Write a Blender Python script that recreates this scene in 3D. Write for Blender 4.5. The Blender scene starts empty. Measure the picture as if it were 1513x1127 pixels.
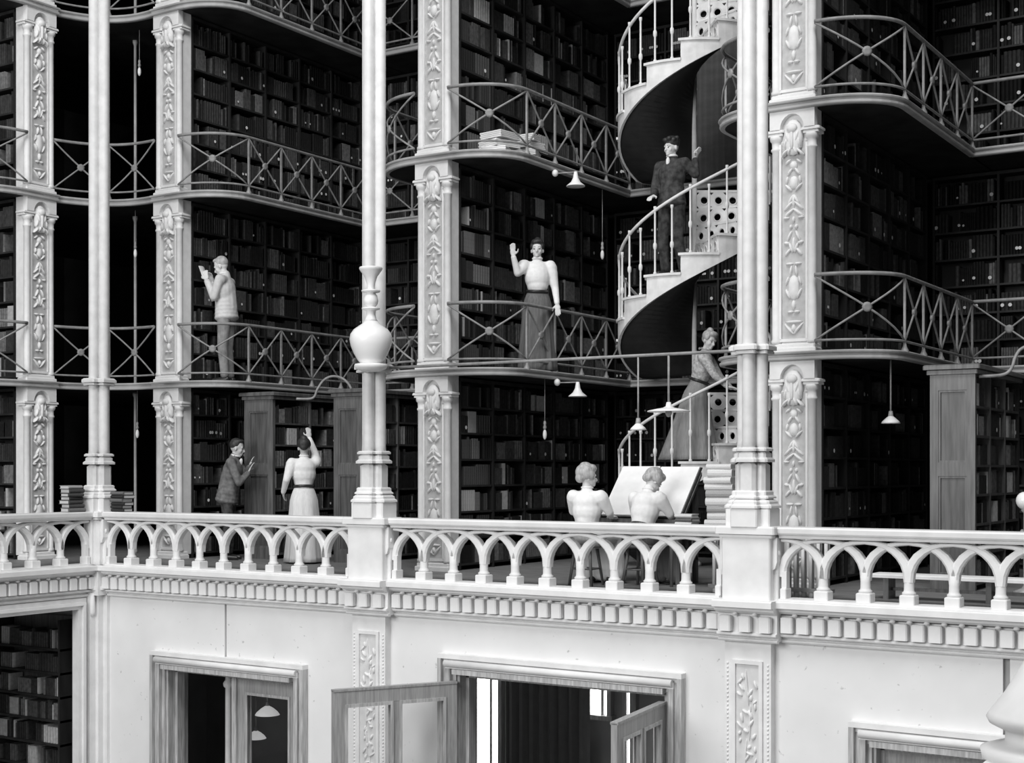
import bpy, math, random
import numpy as np
from mathutils import Vector, Matrix, Euler

# ------------------------------------------------------------------ camera, sky, lights, exposure
SC = bpy.context.scene
COL = SC.collection
F, CX, HY, CZ = 2080.0, 756.5, 695.0, 1.22          # focal length in pixels, centre column, horizon row, eye height
TH = math.radians(32.6)
CT, ST = math.cos(TH), math.sin(TH)
cam_d = bpy.data.cameras.new('camera')
cam = bpy.data.objects.new('camera', cam_d)
COL.objects.link(cam)
cam.location = (0, 0, CZ)
cam.rotation_euler = (math.pi / 2, 0, TH)
cam_d.sensor_width = 36.0
cam_d.lens = F / 1513.0 * 36.0
cam_d.shift_y = (HY - 563.5) / 1513.0
cam_d.clip_end = 200
SC.camera = cam

world = bpy.data.worlds.new('world')
SC.world = world
world.use_nodes = True
world.node_tree.nodes['Background'].inputs[0].default_value = (0.9, 0.9, 0.9, 1)
world.node_tree.nodes['Background'].inputs[1].default_value = 0.16

def area(name, loc, target, sx, sy, power):
    l = bpy.data.lights.new(name, 'AREA')
    l.shape = 'RECTANGLE'; l.size = sx; l.size_y = sy; l.energy = power
    o = bpy.data.objects.new(name, l)
    COL.objects.link(o)
    o.location = loc
    o.rotation_euler = (Vector(target) - Vector(loc)).to_track_quat('-Z', 'Y').to_euler()
    return o
# the glazed roof over the open hall
area('skylight', (-3.0, 2.5, 18.5), (-5.0, 11.0, 0.5), 12, 9, 3000)
# unseen broad light added behind the viewer, front left, to brighten the wall fronts
area('front_fill', (-10.0, -8.0, 6.0), (-7.0, 12.0, 0.5), 11, 8, 2300)

SC.view_settings.view_transform = 'Standard'
SC.view_settings.look = 'None'
SC.view_settings.exposure = 0.12
SC.view_settings.gamma = 1.0
SC.view_settings.use_curve_mapping = False

# ------------------------------------------------------------------ pixel helpers (a pixel gives a direction; the plane gives the distance)
def ray_d_Y(px, Y):
    k = (px - CX) / F
    return Y / (k * ST + CT)
def at_Y(px, Y):
    d = ray_d_Y(px, Y); k = (px - CX) / F
    return d * (k * CT - ST)
def at_d(px, d):
    k = (px - CX) / F
    return (d * (k * CT - ST), d * (k * ST + CT))
def z_at(py, d):
    return CZ + (HY - py) / F * d
def depth(x, y):
    return -ST * x + CT * y

# ------------------------------------------------------------------ materials (all grey: the photograph is black and white)
MATS = {}
def mat(name, g, rough=0.6, var=0.0, scale=6.0, spec=0.3, metal=0.0, stretch=None, g2=None, bump=0.0, detail=4.0):
    if name in MATS:
        return MATS[name]
    m = bpy.data.materials.new(name)
    m.use_nodes = True
    nt = m.node_tree
    b = nt.nodes['Principled BSDF']
    b.inputs['Roughness'].default_value = rough
    b.inputs['Specular IOR Level'].default_value = spec
    b.inputs['Metallic'].default_value = metal
    if var > 0 or g2 is not None:
        tc = nt.nodes.new('ShaderNodeTexCoord')
        mp = nt.nodes.new('ShaderNodeMapping')
        if stretch:
            mp.inputs['Scale'].default_value = stretch
        nz = nt.nodes.new('ShaderNodeTexNoise')
        nz.inputs['Scale'].default_value = scale
        nz.inputs['Detail'].default_value = detail
        rp = nt.nodes.new('ShaderNodeValToRGB')
        lo = max(0.0, g - var) if g2 is None else g2
        hi = g + var if g2 is None else g
        rp.color_ramp.elements[0].position = 0.32
        rp.color_ramp.elements[1].position = 0.68
        rp.color_ramp.elements[0].color = (lo, lo, lo, 1)
        rp.color_ramp.elements[1].color = (hi, hi, hi, 1)
        nt.links.new(tc.outputs['Object'], mp.inputs[0])
        nt.links.new(mp.outputs[0], nz.inputs['Vector'])
        nt.links.new(nz.outputs['Fac'], rp.inputs[0])
        nt.links.new(rp.outputs[0], b.inputs['Base Color'])
        if bump > 0:
            bp = nt.nodes.new('ShaderNodeBump')
            bp.inputs['Strength'].default_value = bump
            bp.inputs['Distance'].default_value = 0.01
            nt.links.new(nz.outputs['Fac'], bp.inputs['Height'])
            nt.links.new(bp.outputs[0], b.inputs['Normal'])
    else:
        b.inputs['Base Color'].default_value = (g, g, g, 1)
    MATS[name] = m
    return m

def specks(m, scale=9.0, dark=0.35):
    """small dark stains of their own shape on stone or plaster"""
    nt = m.node_tree
    b = nt.nodes['Principled BSDF']
    src = b.inputs['Base Color'].links[0].from_socket
    tc = nt.nodes.new('ShaderNodeTexCoord')
    n2 = nt.nodes.new('ShaderNodeTexNoise')
    n2.inputs['Scale'].default_value = scale
    n2.inputs['Detail'].default_value = 2
    r2 = nt.nodes.new('ShaderNodeValToRGB')
    r2.color_ramp.elements[0].position = 0.70
    r2.color_ramp.elements[1].position = 0.78
    r2.color_ramp.elements[0].color = (1, 1, 1, 1)
    r2.color_ramp.elements[1].color = (dark, dark, dark, 1)
    mx = nt.nodes.new('ShaderNodeMixRGB')
    mx.blend_type = 'MULTIPLY'
    mx.inputs[0].default_value = 1.0
    nt.links.new(tc.outputs['Object'], n2.inputs['Vector'])
    nt.links.new(n2.outputs['Fac'], r2.inputs[0])
    nt.links.new(src, mx.inputs[1])
    nt.links.new(r2.outputs[0], mx.inputs[2])
    nt.links.new(mx.outputs[0], b.inputs['Base Color'])

M_MARBLE = mat('pale_marble', 0.80, 0.5, 0.03, 2.0, 0.3); specks(M_MARBLE, 16.0, 0.62)
M_STONE = mat('painted_stone', 0.80, 0.55, 0.05, 5.0, 0.3)
M_IRON = mat('pale_painted_iron', 0.82, 0.5, 0.05, 9.0, 0.35)
M_COLUMN = mat('column_painted_iron', 0.68, 0.5, 0.05, 9.0, 0.35)
M_GROUNDSHADE = mat('carved_panel_shaded_ground', 0.52, 0.7, 0.06, 14.0, 0.2)  # pilaster ground greyed so the shade between the carvings is in its colour
M_RAIL = mat('grey_painted_iron', 0.27, 0.45, 0.06, 12.0, 0.4)
M_SLAB = mat('gallery_edge_iron', 0.42, 0.5, 0.08, 3.0, 0.3)
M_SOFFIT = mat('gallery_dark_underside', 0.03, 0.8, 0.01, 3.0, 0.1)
M_FLOOR = mat('worn_floor_boards', 0.22, 0.6, 0.05, 3.0, 0.3, stretch=(1, 6, 1))
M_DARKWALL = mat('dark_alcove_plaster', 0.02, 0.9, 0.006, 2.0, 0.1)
M_ROOM = mat('dim_room_plaster', 0.40, 0.9, 0.04, 2.0, 0.1)
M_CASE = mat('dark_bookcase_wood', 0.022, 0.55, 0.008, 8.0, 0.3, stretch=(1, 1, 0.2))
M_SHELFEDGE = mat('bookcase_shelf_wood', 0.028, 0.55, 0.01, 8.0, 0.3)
M_OAK = mat('varnished_oak', 0.12, 0.4, 0.04, 7.0, 0.4, stretch=(4, 4, 0.35), bump=0.1)
M_OAKPANEL = mat('varnished_oak_panel', 0.085, 0.4, 0.03, 7.0, 0.4, stretch=(4, 4, 0.35), bump=0.1)
M_CASING = mat('grained_door_casing', 0.46, 0.4, 0.12, 9.0, 0.4, stretch=(5, 5, 0.4))
M_DOOR = mat('grained_door_wood', 0.34, 0.4, 0.07, 9.0, 0.4, stretch=(5, 5, 0.4))
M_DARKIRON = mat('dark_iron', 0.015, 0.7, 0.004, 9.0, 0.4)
M_NEWEL = mat('dull_grey_drum', 0.13, 0.7, 0.04, 3.0, 0.2, stretch=(1, 1, 3))
M_STAIR = mat('stair_pale_iron', 0.74, 0.5, 0.08, 8.0, 0.3)
M_WHITE = mat('white_enamel', 0.85, 0.35, 0.02, 5.0, 0.5)
M_PAPER = mat('white_paper', 0.86, 0.8, 0.04, 7.0, 0.1)
M_BRASS = mat('dull_lamp_metal', 0.35, 0.4, 0.05, 20.0, 0.5)
M_GLOBE = mat('opal_glass', 0.88, 0.25, 0.02, 3.0, 0.5)
M_SKIN = mat('skin', 0.56, 0.55, 0.02, 30.0, 0.3)
M_SKINPALE = mat('pale_skin', 0.68, 0.55, 0.02, 30.0, 0.3)
M_HAIRD = mat('dark_hair', 0.035, 0.5, 0.015, 60.0, 0.4, stretch=(1, 1, 0.2))
M_HAIRL = mat('fair_hair', 0.42, 0.5, 0.12, 45.0, 0.4, stretch=(1, 1, 0.2))
M_BLOUSE = mat('white_cotton', 0.82, 0.8, 0.04, 22.0, 0.1, bump=0.25)
M_SKIRT = mat('grey_wool_skirt', 0.15, 0.9, 0.03, 20.0, 0.1, stretch=(3, 3, 0.2), bump=0.2)
M_SKIRTW = mat('white_cotton_skirt', 0.74, 0.85, 0.05, 20.0, 0.1, stretch=(3, 3, 0.2), bump=0.2)
M_SUIT = mat('dark_wool_suit', 0.06, 0.9, 0.03, 16.0, 0.1, bump=0.3)
M_SUITG = mat('grey_wool_jacket', 0.17, 0.9, 0.05, 16.0, 0.1, bump=0.3)
M_PALESUIT = mat('pale_linen_jacket', 0.62, 0.85, 0.05, 18.0, 0.1, bump=0.3)
M_TROUSER = mat('grey_flannel_trousers', 0.30, 0.9, 0.05, 18.0, 0.1, bump=0.2)
M_PRINT = mat('patterned_blouse', 0.62, 0.85, 0.0, 30.0, 0.1, g2=0.30)
M_SHOE = mat('black_leather', 0.03, 0.3, 0.01, 20.0, 0.5)
M_EYE = mat('dark_eye', 0.05, 0.3)
M_BEAD = mat('small_bead_shadow_gap', 0.25, 0.6)
BOOKM = [mat('book_cloth_%d' % i, g, 0.75, min(g * 0.3, 0.06), 25.0, 0.2) for i, g in enumerate((0.012, 0.022, 0.04, 0.07, 0.15, 0.40, 0.74))]
M_PAGES = mat('book_pages', 0.55, 0.9, 0.05, 60.0, 0.1)

def window_mat():
    m = bpy.data.materials.new('bright_window_daylight')
    m.use_nodes = True
    nt = m.node_tree
    b = nt.nodes['Principled BSDF']
    b.inputs['Base Color'].default_value = (0.8, 0.8, 0.8, 1)
    b.inputs['Emission Color'].default_value = (1, 1, 1, 1)
    b.inputs['Emission Strength'].default_value = 5.0
    return m
M_DAY = window_mat()
M_LIT = M_DAY.copy()
M_LIT.name = 'glowing_lamp_shade'
M_LIT.node_tree.nodes['Principled BSDF'].inputs['Emission Strength'].default_value = 0.35
def glass_mat():
    m = bpy.data.materials.new('clear_pane_glass')
    m.use_nodes = True
    nt = m.node_tree
    nt.nodes.remove(nt.nodes['Principled BSDF'])
    t = nt.nodes.new('ShaderNodeBsdfTransparent')
    t.inputs[0].default_value = (0.98, 0.98, 0.98, 1)
    g = nt.nodes.new('ShaderNodeBsdfGlossy')
    g.inputs['Roughness'].default_value = 0.04
    mx = nt.nodes.new('ShaderNodeMixShader')
    mx.inputs[0].default_value = 0.06
    nt.links.new(t.outputs[0], mx.inputs[1])
    nt.links.new(g.outputs[0], mx.inputs[2])
    nt.links.new(mx.outputs[0], nt.nodes['Material Output'].inputs[0])
    return m
M_GLASS = glass_mat()

# ------------------------------------------------------------------ mesh building
class MB:
    def __init__(s):
        s.v = []; s.f = []; s.s = []
    def add(s, verts, faces, smooth=False):
        o = len(s.v)
        s.v.extend([tuple(p) for p in verts])
        for f in faces:
            s.f.append(tuple(i + o for i in f)); s.s.append(smooth)
        return s
    def box(s, x0, x1, y0, y1, z0, z1):
        v = [(x0, y0, z0), (x1, y0, z0), (x1, y1, z0), (x0, y1, z0), (x0, y0, z1), (x1, y0, z1), (x1, y1, z1), (x0, y1, z1)]
        return s.add(v, [(0, 3, 2, 1), (4, 5, 6, 7), (0, 1, 5, 4), (1, 2, 6, 5), (2, 3, 7, 6), (3, 0, 4, 7)])
    def cbox(s, x0, x1, y0, y1, z0, z1, b=0.01):
        """box with chamfered vertical and top edges"""
        ring = lambda d: [(x0 + b + d - b, y0 + d), (x1 - d, y0 + d), (x1 - d, y1 - d), (x0 + d, y1 - d)]
        def oct_(d):
            a = b
            return [(x0 + d, y0 + d + a), (x0 + d + a, y0 + d), (x1 - d - a, y0 + d), (x1 - d, y0 + d + a), (x1 - d, y1 - d - a), (x1 - d - a, y1 - d), (x0 + d + a, y1 - d), (x0 + d, y1 - d - a)]
        lv = [(0, z0), (0, z1 - b), (b, z1)]
        v = []
        for d, z in lv:
            v += [(x, y, z) for x, y in oct_(d)]
        f = [tuple(reversed(range(8))), tuple(range(16, 24))]
        for k in range(2):
            for i in range(8):
                j = (i + 1) % 8
                f.append((k * 8 + i, k * 8 + j, k * 8 + 8 + j, k * 8 + 8 + i))
        return s.add(v, f)
    def prism(s, poly, z0, z1, axis='z'):
        """poly: list of 2d points; axis z: (x,y) up z; axis y: (x,z) along y; axis x: (y,z) along x"""
        n = len(poly)
        def p(a, b, c):
            return {'z': (a, b, c), 'y': (a, c, b), 'x': (c, a, b)}[axis]
        v = [p(a, b, z0) for a, b in poly] + [p(a, b, z1) for a, b in poly]
        f = [tuple(reversed(range(n))), tuple(range(n, 2 * n))]
        f += [(i, (i + 1) % n, n + (i + 1) % n, n + i) for i in range(n)]
        if axis == 'y':
            f = [tuple(reversed(q)) for q in f]
        return s.add(v, f)
    def lathe(s, prof, n=16, c=(0, 0, 0), caps=True):
        v = []; f = []
        for r, z in prof:
            for i in range(n):
                a = 2 * math.pi * i / n
                v.append((c[0] + r * math.cos(a), c[1] + r * math.sin(a), c[2] + z))
        for k in range(len(prof) - 1):
            for i in range(n):
                j = (i + 1) % n
                f.append((k * n + i, k * n + j, k * n + n + j, k * n + n + i))
        s.add(v, f, True)
        if caps:
            o = len(s.v) - len(v)
            s.f.append(tuple(o + i for i in reversed(range(n)))); s.s.append(False)
            s.f.append(tuple(o + (len(prof) - 1) * n + i for i in range(n))); s.s.append(False)
        return s
    def tube(s, path, r, n=8, caps=True, r2=None):
        pts = [Vector(p) for p in path]
        m = len(pts)
        v = []
        up = None
        for i, p in enumerate(pts):
            t = (pts[min(i + 1, m - 1)] - pts[max(i - 1, 0)]).normalized()
            if up is None:
                up = Vector((0, 0, 1)) if abs(t.z) < 0.9 else Vector((1, 0, 0))
            a = t.cross(up)
            if a.length < 1e-6:
                a = t.orthogonal()
            a.normalize()
            b = a.cross(t).normalized()
            up = b
            rr = r if r2 is None else r + (r2 - r) * i / (m - 1)
            if isinstance(r, (list, tuple)):
                rr = r[i]
            for k in range(n):
                q = 2 * math.pi * k / n
                w = p + a * (math.cos(q) * rr) + b * (math.sin(q) * rr)
                v.append(tuple(w))
        f = []
        for i in range(m - 1):
            for k in range(n):
                j = (k + 1) % n
                f.append((i * n + k, i * n + j, i * n + n + j, i * n + n + k))
        s.add(v, f, True)
        if caps:
            o = len(s.v) - len(v)
            s.f.append(tuple(o + k for k in reversed(range(n)))); s.s.append(False)
            s.f.append(tuple(o + (m - 1) * n + k for k in range(n))); s.s.append(False)
        return s
    def ell(s, c, r, rot=None, n=10, m=6):
        """ellipsoid, rot a 3x3 matrix"""
        v = []; f = []
        c = Vector(c)
        def P(a, b):
            p = Vector((r[0] * math.cos(b) * math.cos(a), r[1] * math.cos(b) * math.sin(a), r[2] * math.sin(b)))
            if rot is not None:
                p = rot @ p
            return tuple(c + p)
        v.append(P(0, -math.pi / 2))
        for j in range(1, m):
            b = -math.pi / 2 + math.pi * j / m
            for i in range(n):
                v.append(P(2 * math.pi * i / n, b))
        v.append(P(0, math.pi / 2))
        for i in range(n):
            f.append((0, 1 + (i + 1) % n, 1 + i))
            f.append((len(v) - 1, len(v) - 1 - n + i, len(v) - 1 - n + (i + 1) % n))
        for j in range(m - 2):
            for i in range(n):
                k = (i + 1) % n
                f.append((1 + j * n + i, 1 + j * n + k, 1 + j * n + n + k, 1 + j * n + n + i))
        return s.add(v, f, True)
    def sweep(s, path, prof, closed=False):
        """prof: (outward, z) points swept along a horizontal path of (x, y); outward is to the path's right-hand side"""
        n = len(prof); m = len(path); v = []
        for i, (x, y) in enumerate(path):
            x0, y0 = path[max(i - 1, 0)]; x1, y1 = path[min(i + 1, m - 1)]
            dx, dy = x1 - x0, y1 - y0
            l = math.hypot(dx, dy) or 1
            nx, ny = dy / l, -dx / l
            for o, z in prof:
                v.append((x + nx * o, y + ny * o, z))
        f = []
        for i in range(m - 1):
            for k in range(n):
                j = (k + 1) % n
                f.append((i * n + k, i * n + n + k, i * n + n + j, i * n + j))
        f.append(tuple(range(n)))
        f.append(tuple((m - 1) * n + k for k in reversed(range(n))))
        return s.add(v, f)
    def mesh(s, name, m):
        me = bpy.data.meshes.new(name)
        me.from_pydata(s.v, [], s.f)
        me.polygons.foreach_set('use_smooth', s.s)
        if m is not None:
            me.materials.append(m)
        me.update()
        return me
    def build(s, name, m, parent=None, loc=None, rz=0.0, kind=None):
        return link(name, s.mesh(name, m), parent, loc, rz, kind)

def link(name, me, parent=None, loc=None, rz=0.0, kind=None):
    o = bpy.data.objects.new(name, me)
    COL.objects.link(o)
    if parent is not None:
        o.parent = parent
    if loc is not None:
        o.location = loc
    if rz:
        o.rotation_euler = (0, 0, rz)
    if kind:
        o['kind'] = kind
    return o

def tag(o, label, cat, group=None, kind=None):
    o['label'] = label
    o['category'] = cat
    if group: o['group'] = group
    if kind: o['kind'] = kind
    return o
def thing(name, label, cat, loc=(0, 0, 0), rz=0.0, group=None, kind=None):
    o = bpy.data.objects.new(name, None)
    o.empty_display_size = 0.1
    COL.objects.link(o)
    o.location = loc
    o.rotation_euler = (0, 0, rz)
    return tag(o, label, cat, group, kind)
def struct(name, mb, m, label, cat):
    o = mb.build(name, m)
    return tag(o, label, cat, kind='structure')

# ------------------------------------------------------------------ plan
YB, YW, YP = 12.55, 12.58, 13.9            # balustrade line, lower wall face, front of the carved pilasters
ZS = [0.0, 2.44, 5.04, 7.64]               # floor level of each tier
ZU = [2.37, 4.97, 7.57, 10.17]             # underside above each tier
XB, XC, XD = at_Y(248, YP), at_Y(640, YP), at_Y(1172, YP)
XE = XD + 4.6
AX, AY = -15.93, 12.84
P1X, P2X, P3X = at_Y(146.5, YB), at_Y(552.5, YB), at_Y(1112, YB)
P4X = P3X + 4.6
XL = P1X                                   # balustrade line of the side wing
RAILZ = 0.69
R90 = math.pi / 2
rnd = random.Random(7)

# ------------------------------------------------------------------ floors, outer walls, roof over the alcoves
struct('floor', MB().box(-22, 3, YW - 0.06, 18.4, -0.14, 0), M_FLOOR, 'gallery floor behind the balustrade and under the book alcoves', 'floor')
struct('floor', MB().box(-22, XL - 0.03, 3.5, YW - 0.06, -0.14, 0), M_FLOOR, 'side wing of the gallery floor beyond the corner column', 'floor')
struct('floor', MB().box(-24, 6, -6, 20, -4.4, -4.2), M_FLOOR, 'main hall floor far below the gallery', 'floor')
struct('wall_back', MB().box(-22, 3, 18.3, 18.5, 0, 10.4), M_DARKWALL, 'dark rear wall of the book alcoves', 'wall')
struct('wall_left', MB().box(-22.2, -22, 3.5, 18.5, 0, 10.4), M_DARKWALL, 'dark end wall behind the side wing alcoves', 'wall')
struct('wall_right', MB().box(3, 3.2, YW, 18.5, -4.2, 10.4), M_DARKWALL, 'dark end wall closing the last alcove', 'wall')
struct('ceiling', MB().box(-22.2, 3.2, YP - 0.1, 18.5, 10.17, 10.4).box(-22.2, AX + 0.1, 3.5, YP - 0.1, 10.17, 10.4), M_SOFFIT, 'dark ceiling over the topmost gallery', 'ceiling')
struct('floor', MB().box(-1.9, 3.0, -3.0, 4.35, -0.14, 0), M_FLOOR, 'gallery floor on the facing side of the hall', 'floor')

# ------------------------------------------------------------------ lower storey: marble slabs, doors
def door_px(pa, pb):
    return at_Y(pa, YW), at_Y(pb, YW)
D1 = door_px(246, 436) + (-1.25,)          # clear opening x0, x1, head height
D2 = door_px(676, 986) + (-0.97,)
D4x = at_Y(1290, YW)
D4 = (D4x, D4x + 2.2, -1.27)
wall_low = MB()
XR = 3.0
def wall_band(mb, x0, x1, op, y0, y1, z0=-4.2, z1=-0.3):
    a, b, zt = op
    if a > x0: mb.box(x0, min(a, x1), y0, y1, z0, z1)
    if b < x1: mb.box(max(b, x0), x1, y0, y1, z0, z1)
    mb.box(max(a, x0), min(b, x1), y0, y1, zt, z1)
core = MB()
for x0, x1, op in ((XL, P2X, D1), (P2X, P3X, D2), (P3X, XR, D4)):
    wall_band(core, x0, x1, op, YW + 0.04, YW + 0.3)
wl = struct('wall_back', core, mat('wall_joint_mortar', 0.35, 0.8), 'lower hall wall of pale marble slabs beneath the balustrade', 'wall')
J1, J4 = at_Y(333.5, YW), at_Y(1487, YW)
for x0, x1, op in ((XL + 0.12, J1 - 0.015, D1), (J1 + 0.015, P2X - 0.2, D1), (P2X + 0.2, P3X - 0.2, D2), (P3X + 0.2, J4 - 0.03, D4), (J4 + 0.03, XR, D4)):
    mb = MB()
    a, b, zt = op
    if a > x0: mb.box(x0, min(a, x1), YW, YW + 0.06, -4.2, -0.3)
    if b < x1: mb.box(max(b, x0), x1, YW, YW + 0.06, -4.2, -0.3)
    if min(b, x1) > max(a, x0): mb.box(max(a, x0), min(b, x1), YW, YW + 0.06, zt, -0.3)
    mb.build('slab', M_MARBLE, wl)

# left wing lower wall with its wide opening
OPY = 12.2
OPZ = -0.56
lw = MB().box(XL - 0.10, XL - 0.03, OPY, YW + 0.3, -4.2, -0.3).box(XL - 0.3, XL - 0.03, 3.5, OPY, OPZ, -0.3)
wleft = struct('wall_left', lw, M_STONE, 'pale lower wall of the side wing around a wide dark opening', 'wall')
cas = MB()
for o, w, t in ((0.0, 0.05, 0.05), (0.05, 0.04, 0.09), (0.09, 0.05, 0.03)):
    cas.box(XL - 0.03, XL - 0.03 + t, 3.5, OPY + o + w, OPZ + o, OPZ + o + w)
    cas.box(XL - 0.03, XL - 0.03 + t, OPY + o, OPY + o + w, -4.2, OPZ + o)
cas.build('opening_moulding', M_STONE, wleft)
# corner pilaster strips with the little drop ornament
cp = MB()
cp.box(XL - 0.03, XL + 0.10, YW - 0.13, YW, -4.2, -0.3)
cp.box(XL + 0.10, XL + 0.17, YW - 0.05, YW, -4.2, -0.3)
cp.box(XL - 0.03, XL + 0.05, YW - 0.22, YW - 0.13, -4.2, -0.3)
cp.build('corner_pilaster', M_STONE, wleft)
MB().lathe([(0.0, -0.66), (0.028, -0.645), (0.036, -0.61), (0.03, -0.36)], 10, (XL + 0.055, YW - 0.19, 0)).build('drop_ornament', M_STONE, wleft)
# shelves seen through that opening
ob = thing('bookcase', 'low-lit bookcase of broad shelves inside the wide opening below the side wing', 'bookcase', (XL - 0.36, OPY + 0.02, 0))
MB().box(-2.6, 0, 0.28, 0.32, -4.2, -0.7).build('back_panel', M_OAK, ob)
for i in range(8):
    MB().box(-2.6, 0, 0.0, 0.28, -1.13 - 0.31 * i, -1.10 - 0.31 * i).build('shelf', M_CASE, ob)
for x in (-2.6, -1.3, -0.03):
    MB().box(x, x + 0.03, -0.01, 0.3, -4.2, -0.72).build('upright', M_CASE, ob)
struct('wall_side', MB().box(-22, XL - 0.3, YW + 0.0, YW + 0.3, -4.2, -0.14), M_ROOM, 'dim partition behind the opening of the side wing', 'wall')
struct('wall_far', MB().box(-18.6, -18.4, 3.5, YW, -4.2, -0.14), M_ROOM, 'dim far wall of the room under the side wing', 'wall')

# rooms behind the lower doors
struct('wall_rear', MB().box(-16.7, XR, 16.6, 16.8, -4.2, -0.14), M_ROOM, 'dim rear wall of the rooms behind the lower doors', 'wall')
struct('wall_partition', MB().box(-11.35, -11.25, 13.3, 16.6, -4.2, -0.14), M_ROOM, 'dim partition between the two rooms behind the doors', 'wall')
struct('wall_partition', MB().box(P3X - 0.1, P3X + 0.1, YW + 0.3, 16.6, -4.2, -0.14), M_ROOM, 'dim partition beyond the wide double door', 'wall')

struct('wall_partition', MB().box(-16.7, -16.5, YW + 0.3, 16.8, -4.2, -0.14), M_ROOM, 'dim side wall of the room behind the half open door', 'wall')

def casing(root, a, b, zt, w=0.2):
    """stepped moulded casing round an opening: flat band, fat roll, inner bands, then the splayed reveal"""
    bands = ((0.0, 0.045, 0.03), (0.045, 0.06, 0.085), (0.105, 0.045, 0.055), (0.15, w - 0.15, 0.10))
    for nm, s in (('casing_jamb', -1), ('casing_jamb', 1)):
        mb = MB()
        x = a if s < 0 else b
        for o, ww, t in bands:
            x0, x1 = sorted((x + s * o, x + s * (o + ww)))
            mb.box(x0, x1, YW - t, YW, -4.2, zt + o)
        mb.build(nm, M_CASING, root)
    mb = MB()
    for o, ww, t in bands:
        mb.box(a - o - ww, b + o + ww, YW - t, YW, zt + o, zt + o + ww)
    mb.build('casing_head', M_STONE, root)
    MB().box(a, b, YW - 0.112, YW, zt - 0.012, zt + 0.042).build('casing_inner_band', M_CASING, root)
    MB().tube([(a - 0.1, YW - 0.10, zt + 0.10), (b + 0.1, YW - 0.10, zt + 0.10)], 0.038, 10).build('head_roll', M_STONE, root)
    # reveal lining
    mb = MB().box(a, a + 0.03, YW, YW + 0.34, -4.2, zt).box(b - 0.03, b, YW, YW + 0.34, -4.2, zt).box(a, b, YW, YW + 0.34, zt - 0.03, zt)
    mb.box(a + 0.03, a + 0.07, YW + 0.12, YW + 0.24, -4.2, zt - 0.03).box(b - 0.07, b - 0.03, YW + 0.12, YW + 0.24, -4.2, zt - 0.03).box(a, b, YW + 0.12, YW + 0.24, zt - 0.07, zt - 0.03)
    mb.build('reveal_lining', M_CASING, root)

def leaf(root, hinge, ang, w, ztop, nlight=2, zbot=-4.15):
    """glazed door leaf; local x runs from the hinge to the free edge, ang its direction in plan"""
    lf = MB()
    t = 0.03
    st = 0.13
    lf.box(0, st, -t, t, zbot, ztop).box(w - st, w, -t, t, zbot, ztop).box(st, w - st, -t, t, ztop - 0.15, ztop).box(st, w - st, -t, t, zbot, -3.2)
    lf.box(0.0, w, -t - 0.008, t + 0.008, ztop - 0.012, ztop + 0.012)
    pw = (w - 2 * st) / nlight
    for i in range(1, nlight):
        lf.box(st + pw * i - 0.035, st + pw * i + 0.035, -t * 0.9, t * 0.9, -3.2, ztop - 0.15)
    d = lf.build('door_leaf', M_DOOR, root, (hinge[0], hinge[1], 0), ang)
    bd = MB()
    for s in (-1, 1):
        y0, y1 = sorted((s * t, s * (t + 0.012)))
        for i in range(nlight):
            x0, x1 = st + pw * i + 0.035 * (i > 0), st + pw * (i + 1) - 0.035 * (i < nlight - 1)
            bd.box(x0, x1, y0, y1, ztop - 0.185, ztop - 0.15).box(x0, x0 + 0.03, y0, y1, -3.2, ztop - 0.185).box(x1 - 0.03, x1, y0, y1, -3.2, ztop - 0.185)
    bd.build('glazing_bead', M_CASING, d)
    for i in range(nlight):
        x0, x1 = st + pw * i + 0.03, st + pw * (i + 1) - 0.03
        MB().box(x0, x1, -0.004, 0.004, -3.2, ztop - 0.17).build('pane', M_GLASS, d)
    MB().tube([(w - 0.06, -t - 0.05, -3.05), (w - 0.06, -t - 0.05, -2.9)], 0.012, 6).build('door_handle', M_BRASS, d)
    return d

d1 = thing('door_1', 'doorway with deep moulded casing, half open, below the balustrade beside the corner', 'door', kind='structure')
casing(d1, *D1)
zt1 = D1[2] - 0.03
# left half stands open; a turned post, a mullion and a fixed glazed leaf on the other half
mx = at_Y(352, YW + 0.18)
MB().box(mx - 0.035, mx + 0.035, YW + 0.10, YW + 0.22, -4.2, zt1).build('mullion', M_CASING, d1)
leaf(d1, (mx + 0.035, YW + 0.17), 0.0, D1[1] - 0.07 - mx - 0.035, zt1 - 0.05, 1)
px_ = at_Y(338, YW + 0.75)
post = thing('iron_post', 'slim turned iron post just inside the doorway beside the corner', 'post', (px_, YW + 0.75, -4.2))
MB().lathe([(0.09, 0), (0.09, 0.12), (0.05, 0.16), (0.045, 2.62), (0.07, 2.64), (0.075, 2.68), (0.045, 2.72), (0.05, 2.86), (0.10, 2.88), (0.10, 2.93), (0.06, 2.95)], 12).build('shaft', M_IRON, post)
MB().lathe([(0.06, 2.95), (0.08, 3.0), (0.17, 3.2), (0.17, 4.05)], 12).build('capital', M_CASING, post)

d2 = thing('door_2', 'wide double doorway with moulded casing and both glazed leaves swung open', 'door', kind='structure')
casing(d2, *D2)
zt2 = D2[2] - 0.03
h1 = (D2[0] + 0.02, YW - 0.06)
leaf(d2, h1, math.atan2(-1.10, -0.68), 1.40, zt2 - 0.07)
h2 = (D2[1] - 0.02, YW - 0.06)
leaf(d2, h2, math.atan2(-1.35, 0.16), 1.30, zt2 - 0.07)
d4 = thing('door_4', 'doorway head with pale moulded casing beyond the carved pilaster', 'door', kind='structure')
casing(d4, *D4)
leaf(d4, (D4[0] + 0.07, YW + 0.16), 0.0, 1.03, D4[2] - 0.08)
leaf(d4, (D4[1] - 0.07, YW + 0.18), math.pi, 1.03, D4[2] - 0.08)

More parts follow.
